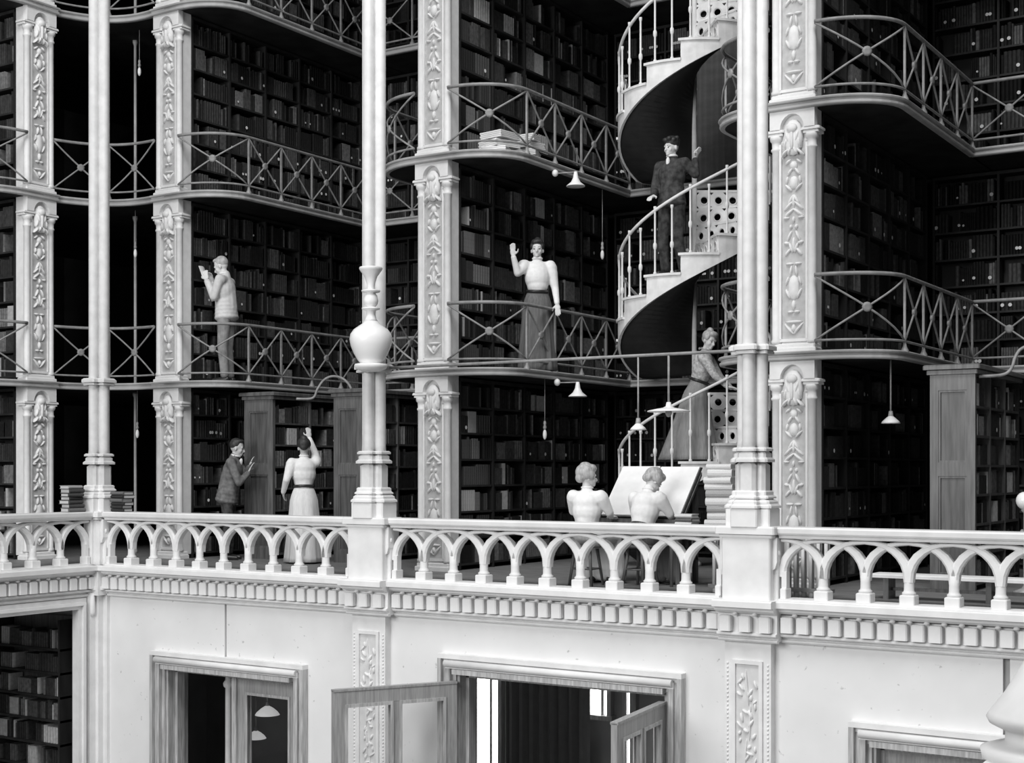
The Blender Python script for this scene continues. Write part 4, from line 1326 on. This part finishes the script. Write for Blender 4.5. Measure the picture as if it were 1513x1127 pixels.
for i in range(7):
    for x0 in (-1.28, -2.58):
        fill_shelf((XL - 0.36 + x0, OPY + 0.30), (1, 0), (0, -1), -1.10 - 0.31 * i, 1.24, 0.27, 0.26, 0.95, None, i, 0.0, rnd, 2)
def stool(label, x, y, rz, sh=0.46):
    t = thing('wooden_stool', label, 'stool', (x, y, 0), rz)
    MB().lathe([(0.17, sh - 0.035), (0.185, sh - 0.025), (0.185, sh - 0.008), (0.17, sh)], 20).build('seat', M_OAK, t)
    for k in range(4):
        a = math.pi / 4 + k * math.pi / 2
        c, s_ = math.cos(a), math.sin(a)
        MB().tube([(0.19 * c, 0.19 * s_, 0), (0.12 * c, 0.12 * s_, sh - 0.03)], [0.014, 0.02], 8).build('leg', M_OAK, t)
        b = a + math.pi / 2
        MB().tube([(0.16 * c, 0.16 * s_, 0.18), (0.16 * math.cos(b), 0.16 * math.sin(b), 0.18)], 0.009, 6).build('stretcher', M_OAK, t)
    return t

# ------------------------------------------------------------------ people
def capsule(mb, a, b, ra, rb, n=12):
    a, b = Vector(a), Vector(b)
    t = b - a
    L = t.length
    if L < 1e-6:
        return mb.ell(a, (ra, ra, ra), None, n, 8)
    t = t / L
    pts, rs = [], []
    for k in (1, 0.7, 0.35):
        pts.append(a - t * ra * k); rs.append(ra * math.sqrt(max(0.0, 1 - k * k)) + 1e-4)
    m = 4
    for i in range(m + 1):
        pts.append(a + t * L * i / m); rs.append(ra + (rb - ra) * i / m)
    for k in (0.35, 0.7, 1):
        pts.append(b + t * rb * k); rs.append(rb * math.sqrt(max(0.0, 1 - k * k)) + 1e-4)
    return mb.tube(pts, rs, n)
_tmp = 0
def fuse(mb, name, m, voxel=0.01, smooth=3):
    """melt overlapping shapes into one continuous surface"""
    me = mb.mesh(name, m)
    o = bpy.data.objects.new('tmp_fuse', me)
    COL.objects.link(o)
    r = o.modifiers.new('r', 'REMESH'); r.mode = 'VOXEL'; r.voxel_size = voxel; r.use_smooth_shade = True
    s = o.modifiers.new('s', 'SMOOTH'); s.factor = 0.5; s.iterations = smooth
    dg = bpy.context.evaluated_depsgraph_get()
    out = bpy.data.meshes.new_from_object(o.evaluated_get(dg), depsgraph=dg)
    out.name = name
    bpy.data.objects.remove(o)
    bpy.data.meshes.remove(me)
    out.materials.clear(); out.materials.append(m)
    return out
def face_dir(psi):
    """world direction: 0 towards the viewer's gallery, 90 to its right, 180 away"""
    p = math.radians(psi)
    v = fv * (-math.cos(p)) + rv * math.sin(p)
    return math.atan2(-v.x, v.y)
def hand(mb, w, d, n, side, curl=0.5, s=1.0):
    """palm and five fingers; d along the hand, n out of the palm, side: thumb direction"""
    w, d, n, side = Vector(w), Vector(d).normalized(), Vector(n), Vector(side)
    n = (n - d * n.dot(d)).normalized()
    sd = d.cross(n)
    if sd.dot(side) < 0:
        sd = -sd
    R = Matrix((sd, n, d)).transposed()
    mb.ell(w + d * 0.045 * s, (0.040 * s, 0.017 * s, 0.055 * s), R, 10, 7)
    for i, (o, l) in enumerate(((0.029, 0.062), (0.010, 0.070), (-0.009, 0.066), (-0.027, 0.052))):
        p0 = w + d * 0.085 * s + sd * o * s
        d1 = (d + n * curl * 0.6 + sd * o * 2.0).normalized()
        p1 = p0 + d1 * l * 0.55 * s
        d2 = (d + n * curl * 1.6).normalized()
        p2 = p1 + d2 * l * 0.5 * s
        capsule(mb, p0, p1, 0.0105 * s, 0.0098 * s, 8); capsule(mb, p1, p2, 0.0098 * s, 0.0085 * s, 8)
    p0 = w + d * 0.025 * s + sd * 0.03 * s
    p1 = p0 + (d * 0.6 + sd * 0.8 + n * 0.25).normalized() * 0.04 * s
    p2 = p1 + (d * 0.95 + sd * 0.2 + n * 0.35).normalized() * 0.032 * s
    capsule(mb, p0, p1, 0.013 * s, 0.012 * s, 8); capsule(mb, p1, p2, 0.0115 * s, 0.0095 * s, 8)

def person(label, x, y, z, psi, H=1.70, lean=0.0, side_lean=0.0, head_yaw=0.0, head_pitch=0.0, arms=None, legs=None, seated=False,
           top='blouse', top_mat=None, bottom='skirt', bottom_mat=None, hair='updo', hair_mat=None, skin=None, belt=None, sleeve=1.0,
           hem=(0.30, 0.32), hem_off=(0, 0), curl=0.5, tophem=None, cap=False):
    skin = skin or M_SKIN
    K = H / 1.70
    t = thing('person', label, 'person', (x, y, z), face_dir(psi))
    drop = 0.0 if not seated else 0.40
    pivot = Vector((0, 0, 0.95 - drop))
    RL = Matrix.Rotation(math.radians(-lean), 3, 'X') @ Matrix.Rotation(math.radians(side_lean), 3, 'Y')
    def U(p):                     # upper body point, standing coordinates -> leaned
        v = Vector(p) - Vector((0, 0, drop))
        return (pivot + RL @ (v - pivot)) * K
    nk = Vector((0, -0.005, 1.48))
    RH = Matrix.Rotation(math.radians(head_yaw), 3, 'Z') @ Matrix.Rotation(math.radians(-head_pitch), 3, 'X')
    def Hd(p):
        v = nk + RH @ (Vector(p) - nk)
        return U(v)
    RU = RL
    RHH = RL @ RH
    fem = bottom == 'skirt'
    sw = 0.165 if fem else 0.185
    S = {1: U((sw, -0.005, 1.375)), -1: U((-sw, -0.005, 1.375))}     # +1: the person's right side (local +x)
    A = {}
    for sgn in (1, -1):
        if arms and sgn in arms:
            e, w, d, n = [Vector(q) for q in arms[sgn]]
            A[sgn] = (e * K, w * K, d, n)
        else:
            e = S[sgn] + Vector((sgn * 0.05, -0.02, -0.28)) * K
            w = e + Vector((sgn * 0.0, 0.05, -0.25)) * K
            A[sgn] = (e, w, Vector((0, 0.15, -1)), Vector((-sgn, 0.3, 0)))
    G = {}
    for sgn in (1, -1):
        if legs and sgn in legs:
            G[sgn] = [Vector(q) * K for q in legs[sgn]]
        elif seated:
            G[sgn] = [Vector((sgn * 0.09, 0.0, 0.52)) * K, Vector((sgn * 0.11, 0.42, 0.50)) * K, Vector((sgn * 0.11, 0.40, 0.09)) * K]
        else:
            G[sgn] = [Vector((sgn * 0.09, 0, 0.90)) * K, Vector((sgn * 0.095, 0.02, 0.48)) * K, Vector((sgn * 0.10, -0.01, 0.08)) * K]
    # ---- the body: one continuous surface
    mb = MB()
    mb.ell(U((0, 0, 0.95)), (0.15 * K, 0.11 * K, 0.12 * K), RU, 14, 9)
    mb.ell(U((0, 0.0, 1.08)), ((0.115 if fem else 0.135) * K, 0.095 * K, 0.14 * K), RU, 14, 9)
    mb.ell(U((0, -0.005, 1.25)), (0.15 * K, 0.11 * K, 0.18 * K), RU, 14, 9)
    capsule(mb, U((-sw + 0.03, -0.01, 1.37)), U((sw - 0.03, -0.01, 1.37)), 0.055 * K, 0.055 * K)
    capsule(mb, U((0, -0.02, 1.36)), Hd((0, -0.005, 1.52)), 0.056 * K, 0.05 * K)
    mb.ell(Hd((0, -0.012, 1.605)), (0.074 * K, 0.093 * K, 0.10 * K), RHH, 16, 11)
    mb.ell(Hd((0, 0.028, 1.555)), (0.060 * K, 0.062 * K, 0.083 * K), RHH, 14, 9)
    mb.ell(Hd((0, 0.068, 1.497)), (0.028 * K, 0.024 * K, 0.022 * K), RHH, 10, 7)
    capsule(mb, Hd((0, 0.083, 1.585)), Hd((0, 0.104, 1.548)), 0.010 * K, 0.015 * K, 8)
    capsule(mb, Hd((-0.04, 0.072, 1.598)), Hd((0.04, 0.072, 1.598)), 0.013 * K, 0.013 * K, 8)
    mb.ell(Hd((0, 0.086, 1.520)), (0.022 * K, 0.010 * K, 0.009 * K), RHH, 8, 6)
    for sgn in (1, -1):
        mb.ell(Hd((sgn * 0.076, -0.008, 1.565)), (0.012 * K, 0.02 * K, 0.03 * K), RHH, 8, 6)
        mb.ell(Hd((sgn * 0.038, 0.058, 1.548)), (0.022 * K, 0.022 * K, 0.026 * K), RHH, 8, 6)
        e, w, d, n = A[sgn]
        capsule(mb, S[sgn], e, 0.046 * K, 0.037 * K); capsule(mb, e, w, 0.037 * K, 0.026 * K)
        hand(mb, w, d, n, Vector((-sgn, 0.6, 0.3)), curl, K)
        h, k, a = G[sgn]
        capsule(mb, h, k, 0.078 * K, 0.052 * K); capsule(mb, k, a, 0.05 * K, 0.034 * K)
        capsule(mb, a + Vector((0, -0.02, -0.03)) * K, a + Vector((0, 0.14, -0.05)) * K, 0.034 * K, 0.026 * K)
    link('body', fuse(mb, 'body', skin, 0.0085 * K, 2), t)
    for sgn in (1, -1):
        MB().ell(Hd((sgn * 0.030, 0.083, 1.578)), (0.011 * K, 0.006 * K, 0.006 * K), RHH, 8, 6).build('eye', M_EYE, t)
        mbw = MB(); capsule(mbw, Hd((sgn * 0.017, 0.085, 1.603)), Hd((sgn * 0.045, 0.078, 1.604)), 0.003, 0.0025, 6)
        mbw.build('eyebrow', hair_mat or M_HAIRD, t)
    # ---- upper garment
    mb = MB()
    g = 0.018
    if top == 'blouse':
        mb.ell(U((0, 0.005, 1.22)), (0.168 * K, 0.142 * K, 0.18 * K), RU, 16, 10)
        mb.ell(U((0, -0.012, 1.31)), (0.165 * K, 0.128 * K, 0.13 * K), RU, 16, 10)
        mb.ell(U((0, 0.01, 1.12)), (0.138 * K, 0.125 * K, 0.12 * K), RU, 16, 10)
        capsule(mb, U((0, 0, 1.02)), U((0, 0, 1.12)), 0.115 * K, 0.12 * K)
        capsule(mb, U((-sw + 0.03, -0.01, 1.365)), U((sw - 0.03, -0.01, 1.365)), 0.066 * K, 0.066 * K)
        capsule(mb, U((0, -0.015, 1.38)), U((0, 0.0, 1.475)), 0.066 * K, 0.058 * K)
        for sgn in (1, -1):
            e, w, d, n = A[sgn]
            mid = S[sgn] + (e - S[sgn]) * 0.35
            mb.ell(S[sgn] + (e - S[sgn]) * 0.12, (0.078 * sleeve * K,) * 3, None, 12, 8)
            capsule(mb, S[sgn], mid, 0.07 * sleeve * K, 0.072 * sleeve * K); capsule(mb, mid, e, 0.07 * sleeve * K, 0.05 * K)
            capsule(mb, e, e + (w - e) * 0.93, 0.05 * K, 0.036 * K)
    else:
        zl = 0.80 if tophem is None else tophem
        mb.ell(U((0, 0.0, 1.24)), (0.185 * K, 0.138 * K, 0.20 * K), RU, 16, 10)
        capsule(mb, U((0, 0, 1.20)), U((0, 0.0, 0.98)), 0.145 * K, 0.15 * K)
        zz_ = 1.08
        while zz_ > zl:
            q_ = (1.08 - zz_) / 0.3
            mb.ell(U((0, 0.005, zz_)), ((0.165 + 0.045 * q_) * K, (0.14 + 0.03 * q_) * K, 0.07 * K), RU, 18, 8)
            zz_ -= 0.05
        capsule(mb, U((-sw + 0.02, -0.01, 1.365)), U((sw - 0.02, -0.01, 1.365)), 0.074 * K, 0.074 * K)
        capsule(mb, U((0, -0.02, 1.38)), U((0, -0.015, 1.455)), 0.075 * K, 0.066 * K)
        for sgn in (1, -1):
            e, w, d, n = A[sgn]
            capsule(mb, S[sgn], e, 0.066 * K, 0.055 * K); capsule(mb, e, e + (w - e) * 0.92, 0.055 * K, 0.042 * K)
    link({'blouse': 'blouse', 'jacket': 'jacket'}[top], fuse(mb, top, top_mat or M_BLOUSE, 0.011 * K, 8), t)
    if top == 'blouse':
        cb_ = MB()
        pts = []
        c = U((0, 0.0, 1.465))
        cb_.tube([tuple(c + RU @ Vector((0.058 * K * math.cos(a), 0.056 * K * math.sin(a), 0.0))) for a in [2 * math.pi * i / 16 for i in range(17)]], 0.012, 6, caps=False)
        cb_.build('collar', top_mat or M_BLOUSE, t)
    else:
        cb_ = MB()
        c = U((0, 0.0, 1.47))
        cb_.tube([tuple(c + RU @ Vector((0.06 * K * math.cos(a), 0.058 * K * math.sin(a), 0.0))) for a in [2 * math.pi * i / 16 for i in range(17)]], 0.014, 6, caps=False)
        cb_.build('shirt_collar', M_BLOUSE, t)
        MB().ell(U((0, 0.088, 1.39)), (0.026 * K, 0.026 * K, 0.06 * K), RU, 10, 8).build('shirt_front', M_BLOUSE, t)
    # ---- lower garment
    if bottom == 'skirt' and not seated:
        mb = MB()
        n, m = 64, 16
        v = []
        for j in range(m + 1):
            q = j / m
            zz = (1.045 - 1.02 * q) * K
            hipw = 0.125 + (0.19 - 0.125) * min(1.0, q / 0.18) ** 0.8 if q < 0.18 else 0.19 + (hem[0] - 0.19) * ((q - 0.18) / 0.82) ** 1.1
            hipd = 0.10 + (0.17 - 0.10) * min(1.0, q / 0.18) ** 0.8 if q < 0.18 else 0.17 + (hem[1] - 0.17) * ((q - 0.18) / 0.82) ** 1.1
            ox, oy = hem_off[0] * q ** 1.6, hem_off[1] * q ** 1.6 - 0.02 * math.sin(q * math.pi)
            pl = U((0, 0, 1.0)) - Vector((0, 0, 1.0 * K)) if q < 0.1 else Vector((0, 0, 0))
            for i in range(n):
                a = 2 * math.pi * i / n
                f = 1 + 0.055 * min(1, q * 1.4) * math.sin(9 * a + 1.3 * math.sin(3 * a)) + 0.025 * q * math.sin(17 * a + 2)
                v.append((ox * K + hipw * f * math.cos(a) * K + pl.x, oy * K + hipd * f * math.sin(a) * K + pl.y, zz))
        fs = []
        for j in range(m):
            for i in range(n):
                k = (i + 1) % n
                fs.append((j * n + i, j * n + n + i, j * n + n + k, j * n + k))
        mb.add(v, fs, True)
        mb.f.append(tuple(range(n))); mb.s.append(False)
        mb.f.append(tuple(m * n + i for i in reversed(range(n)))); mb.s.append(False)
        mb.build('skirt', bottom_mat or M_SKIRT, t)
    elif bottom == 'skirt':
        mb = MB()
        capsule(mb, U((0, 0, 1.02)), U((0, 0, 0.95)), 0.12 * K, 0.15 * K)
        mb.ell(Vector((0, 0, 0.55)) * K, (0.19 * K, 0.17 * K, 0.13 * K), None, 14, 8)
        for sgn in (1, -1):
            h, k, a = G[sgn]
            capsule(mb, h, k, 0.12 * K, 0.105 * K)
            capsule(mb, k, Vector((k.x * 1.3, k.y + 0.02, 0.12)), 0.105 * K, 0.13 * K)
        capsule(mb, (G[1][1] + G[-1][1]) / 2, (G[1][1] + G[-1][1]) / 2 + Vector((0, 0, -0.36)), 0.10, 0.12)
        for i in range(7):
            xx = (-0.2 + 0.4 * i / 6) * K
            capsule(mb, (xx * 0.6, 0.42 * K, 0.5 * K), (xx, 0.47 * K, 0.07), 0.045, 0.06, 8)
        link('skirt', fuse(mb, 'skirt', bottom_mat or M_SKIRT, 0.014, 3), t)
    else:
        mb = MB()
        mb.ell(U((0, 0, 0.96)), (0.155 * K, 0.12 * K, 0.10 * K), RU, 14, 8)
        for sgn in (1, -1):
            h, k, a = G[sgn]
            capsule(mb, h, k, 0.092 * K, 0.07 * K); capsule(mb, k, a + Vector((0, 0, 0.03)), 0.07 * K, 0.058 * K)
        link('trousers', fuse(mb, 'trousers', bottom_mat or M_TROUSER, 0.012, 2), t)
    for sgn in (1, -1):
        a = G[sgn][2]
        mb = MB()
        capsule(mb, a + Vector((0, -0.035, -0.035)) * K, a + Vector((0, 0.15, -0.05)) * K, 0.042 * K, 0.032 * K)
        mb.box(a.x - 0.035, a.x + 0.035, a.y - 0.07, a.y + 0.17, a.z - 0.085 * K, a.z - 0.07 * K)
        mb.build('shoe', M_SHOE, t)
    if belt:
        mb = MB()
        pts = []
        for i in range(33):
            a = 2 * math.pi * i / 32
            pts.append(tuple(U((0.127 * math.cos(a), 0.118 * math.sin(a) + 0.004, 1.045 - 0.012 * math.sin(a)))))
        mb.tube(pts, 0.022 * K, 6, caps=False)
        mb.build('belt', belt, t)
    # ---- hair
    mb = MB()
    if hair == 'full':
        mb.ell(Hd((0, -0.03, 1.63)), (0.108 * K, 0.112 * K, 0.10 * K), RHH, 14, 9)
        mb.ell(Hd((0, 0.035, 1.675)), (0.088 * K, 0.062 * K, 0.05 * K), RHH, 12, 8)
        mb.ell(Hd((0, -0.09, 1.57)), (0.075 * K, 0.05 * K, 0.06 * K), RHH, 10, 7)
        mb.ell(Hd((0, -0.03, 1.715)), (0.06 * K, 0.06 * K, 0.03 * K), RHH, 10, 7)
        for sgn in (1, -1):
            mb.ell(Hd((sgn * 0.08, -0.01, 1.60)), (0.035 * K, 0.065 * K, 0.05 * K), RHH, 10, 7)
    elif hair == 'updo':
        mb.ell(Hd((0, -0.03, 1.635)), (0.092 * K, 0.098 * K, 0.088 * K), RHH, 14, 9)
        mb.ell(Hd((0, 0.035, 1.675)), (0.078 * K, 0.055 * K, 0.042 * K), RHH, 12, 8)
        mb.ell(Hd((0, -0.045, 1.715)), (0.045 * K, 0.045 * K, 0.035 * K), RHH, 12, 8)
        for sgn in (1, -1):
            mb.ell(Hd((sgn * 0.066, -0.005, 1.625)), (0.03 * K, 0.06 * K, 0.05 * K), RHH, 10, 7)
        mb.ell(Hd((0, -0.085, 1.59)), (0.06 * K, 0.04 * K, 0.055 * K), RHH, 10, 7)
    elif hair == 'curly':
        mb.ell(Hd((0, -0.02, 1.64)), (0.092 * K, 0.10 * K, 0.085 * K), RHH, 14, 9)
        for q in range(9):
            a = q * 0.7
            mb.ell(Hd((0.07 * math.cos(a), -0.01 + 0.085 * math.sin(a), 1.675 + 0.018 * math.sin(3 * q))), (0.034 * K, 0.034 * K, 0.03 * K), RHH, 8, 6)
    else:
        mb.ell(Hd((0, -0.03, 1.625)), (0.082 * K, 0.092 * K, 0.092 * K), RHH, 14, 9)
        mb.ell(Hd((0.01, 0.03, 1.685)), (0.065 * K, 0.05 * K, 0.026 * K), RHH, 10, 7)
    link('hair', fuse(mb, 'hair', hair_mat or M_HAIRD, 0.009, 2), t)
    if cap:
        mb = MB()
        mb.ell(Hd((0, -0.01, 1.685)), (0.10 * K, 0.115 * K, 0.042 * K), RHH, 16, 8)
        mb.ell(Hd((0, 0.09, 1.665)), (0.07 * K, 0.05 * K, 0.012 * K), RHH, 12, 6)
        mb.build('cap', M_SUITG, t)
    return t
V = Vector
# 1 waving woman on the first gallery
wx, wy = at_d(794, 17.62)
person('woman in white blouse and dark skirt waving from the first gallery railing', wx, wy, ZS[1], 8, 1.66, head_yaw=-14, head_pitch=0,
       arms={1: (V((0.27, 0.10, 1.26)), V((0.335, 0.16, 1.47)), V((0.08, 0.02, 1)), V((0.1, 1, 0))),
             -1: (V((-0.225, 0.03, 1.09)), V((-0.235, 0.13, 0.87)), V((-0.05, 0.35, -1)), V((-0.2, -1, -0.4)))},
       curl=0.15, belt=M_SHOE, sleeve=1.12, hem=(0.25, 0.25), skin=M_SKINPALE)
# 2 pale reading man
mx_, my_ = at_d(335, 19.66)
person('man in pale linen jacket bowed over a sheet of paper on the first gallery', mx_, my_, ZS[1], -100, 1.77, lean=4, head_pitch=22,
       arms={1: (V((0.20, 0.10, 1.13)), V((0.10, 0.24, 1.36)), V((-0.2, 0.25, 1)), V((-1, 0, 0))),
             -1: (V((-0.20, 0.10, 1.13)), V((-0.09, 0.25, 1.38)), V((0.2, 0.25, 1)), V((1, 0, 0)))},
       top='jacket', top_mat=M_PALESUIT, bottom='trousers', bottom_mat=M_TROUSER, hair='short', hair_mat=M_HAIRL, skin=M_SKINPALE, tophem=0.86)
o = MB()
sh_ = []
for i in range(9):
    a = -0.5 + i / 8
    sh_.append((0.11 * a * 2 * 0.9, 0.02 * (a * 2) ** 2))
o.sweep(sh_, [(0.002, -0.09), (0.002, 0.09), (-0.002, 0.09), (-0.002, -0.09)])
hd_ = face_dir(-100)
ob_ = o.build('paper_sheet', M_PAPER, None)
ob_.matrix_world = Matrix.Translation((mx_, my_, ZS[1])) @ Matrix.Rotation(hd_, 4, 'Z') @ Matrix.Translation((0, 0.325, 1.555)) @ Matrix.Rotation(-0.35, 4, 'X')
tag(ob_, 'curled white sheet of paper held up to the face of the pale man', 'paper')
# 3 man with cap on the stair
ph = math.radians(58)
p = sp(ph, 0.66, 0)
person('person with dark curly hair and dark suit standing on the upper stair flight', SX + p[0], SY + p[1], ZS[1] + 5 * (ZS[2] - ZS[1]) / 11, -40, 1.72, head_yaw=-12, head_pitch=6,
       arms={-1: (V((-0.30, -0.06, 1.22)), V((-0.27, -0.10, 1.42)), V((-0.1, -0.3, 0.8)), V((-1, 0, 0))),
             1: (V((0.21, 0.06, 1.10)), V((0.10, 0.25, 0.96)), V((-0.1, 1, -0.35)), V((0, -0.3, -1)))},
       legs={1: (V((0.09, 0, 0.9)), V((0.10, 0.05, 0.48)), V((0.10, 0.0, 0.08))), -1: (V((-0.09, 0, 0.9)), V((-0.10, 0.03, 0.48)), V((-0.13, -0.04, 0.08)))},
       top='jacket', top_mat=M_SUIT, bottom='trousers', bottom_mat=M_SUIT, hair='curly', hair_mat=M_HAIRD, skin=M_SKINPALE, tophem=0.86)
# 4 woman on the lower flight
ph = math.radians(86)
p = sp(ph, 0.62, 0)
person('woman in patterned blouse and wide grey skirt gripping the lower stair handrail', SX + p[0], SY + p[1], 6 * ZS[1] / 11, 72, 1.62, lean=14, head_yaw=-38, head_pitch=6,
       arms={1: (V((0.20, 0.26, 1.10)), V((0.16, 0.42, 0.95)), V((0, 1, -0.15)), V((0, -0.2, -1))),
             -1: (V((-0.20, 0.26, 1.10)), V((-0.10, 0.42, 0.95)), V((0, 1, -0.15)), V((0, -0.2, -1)))},
       top='blouse', top_mat=M_PRINT, bottom='skirt', bottom_mat=mat('mid_grey_wool_skirt', 0.26, 0.9, 0.04, 20.0, 0.1, stretch=(3, 3, 0.2), bump=0.2), hair='updo', hair_mat=M_HAIRL, belt=M_SHOE, hem=(0.28, 0.38), hem_off=(0, -0.12))
# 5 young man leaning on the oak case end
qx, qy = at_d(337, 19.25)
person('young man in grey jacket leaning on the oak bookcase end', qx, qy, 0, 88, 1.66, lean=12, head_yaw=4,
       arms={-1: (V((-0.12, 0.22, 1.18)), V((-0.08, 0.28, 1.30)), V((0, 0.45, 1)), V((0, 1, -0.3))),
             1: (V((0.20, 0.20, 1.08)), V((0.09, 0.31, 1.22)), V((-0.05, 0.45, 0.9)), V((0, 1, -0.4)))},
       top='jacket', top_mat=M_SUITG, bottom='trousers', bottom_mat=M_SUIT, hair='short', hair_mat=M_HAIRD, curl=0.1)
# 6 woman in white from behind
qx, qy = at_d(449, 18.55)
person('woman in white blouse and white skirt with dark belt reaching up to a shelf', qx, qy, 0, -160, 1.64, head_yaw=-12,
       arms={1: (V((0.20, 0.20, 1.50)), V((0.13, 0.27, 1.72)), V((-0.05, 0.2, 1)), V((0, 1, 0))),
             -1: (V((-0.25, -0.06, 1.14)), V((-0.27, 0.08, 0.96)), V((0.2, 0.5, -0.6)), V((1, 0, 0)))},
       top='blouse', bottom='skirt', bottom_mat=M_SKIRTW, belt=M_SHOE, hem=(0.26, 0.28))
# 7, 8 seated women
qx, qy = at_d(866, 14.95)
person('woman in white blouse seated upright beside the open folio', qx, qy, 0, 150, 1.66, lean=3, head_yaw=-42, seated=True,
       arms={-1: (V((-0.22, 0.12, 0.80)), V((-0.12, 0.33, 0.74)), V((0.1, 1, 0)), V((0, 0, -1))),
             1: (V((0.22, 0.12, 0.80)), V((0.14, 0.33, 0.74)), V((-0.1, 1, 0)), V((0, 0, -1)))},
       top='blouse', bottom='skirt', bottom_mat=M_SKIRTW, hair='full', hair_mat=M_HAIRL, belt=M_SKIRT, skin=M_SKINPALE)
stool('wooden stool under the woman seated upright', qx, qy, face_dir(150), 0.44)
qx, qy = at_d(946, 14.85)
person('woman in white blouse seated bowing over the open folio', qx, qy, 0, 138, 1.66, lean=17, head_yaw=-18, head_pitch=26, seated=True,
       arms={-1: (V((-0.24, 0.22, 0.78)), V((-0.12, 0.38, 0.72)), V((0.1, 1, 0)), V((0, 0, -1))),
             1: (V((0.22, 0.24, 0.78)), V((0.14, 0.40, 0.72)), V((-0.1, 1, 0)), V((0, 0, -1)))},
       top='blouse', bottom='skirt', bottom_mat=M_SKIRT, hair='full', hair_mat=M_HAIRL, belt=M_SHOE, skin=M_SKINPALE)
stool('wooden stool under the woman bending over the folio', qx, qy, face_dir(138), 0.44)

# ------------------------------------------------------------------ the remaining shelved books, in one mass
def flush_books():
    me = bpy.data.meshes.new('shelved_books')
    me.from_pydata(STUFF_V, [], STUFF_F)
    for m in BOOKM: me.materials.append(m)
    me.polygons.foreach_set('material_index', STUFF_M)
    tag(link('shelved_books', me), 'countless small dark book spines filling the far shelves', 'books', kind='stuff')
    me = bpy.data.meshes.new('spine_labels')
    me.from_pydata(LAB_V, [], LAB_F)
    me.materials.append(M_PAPER)
    tag(link('spine_labels', me), 'round white paper labels dotted along the dark book spines', 'labels', kind='stuff')
flush_books()
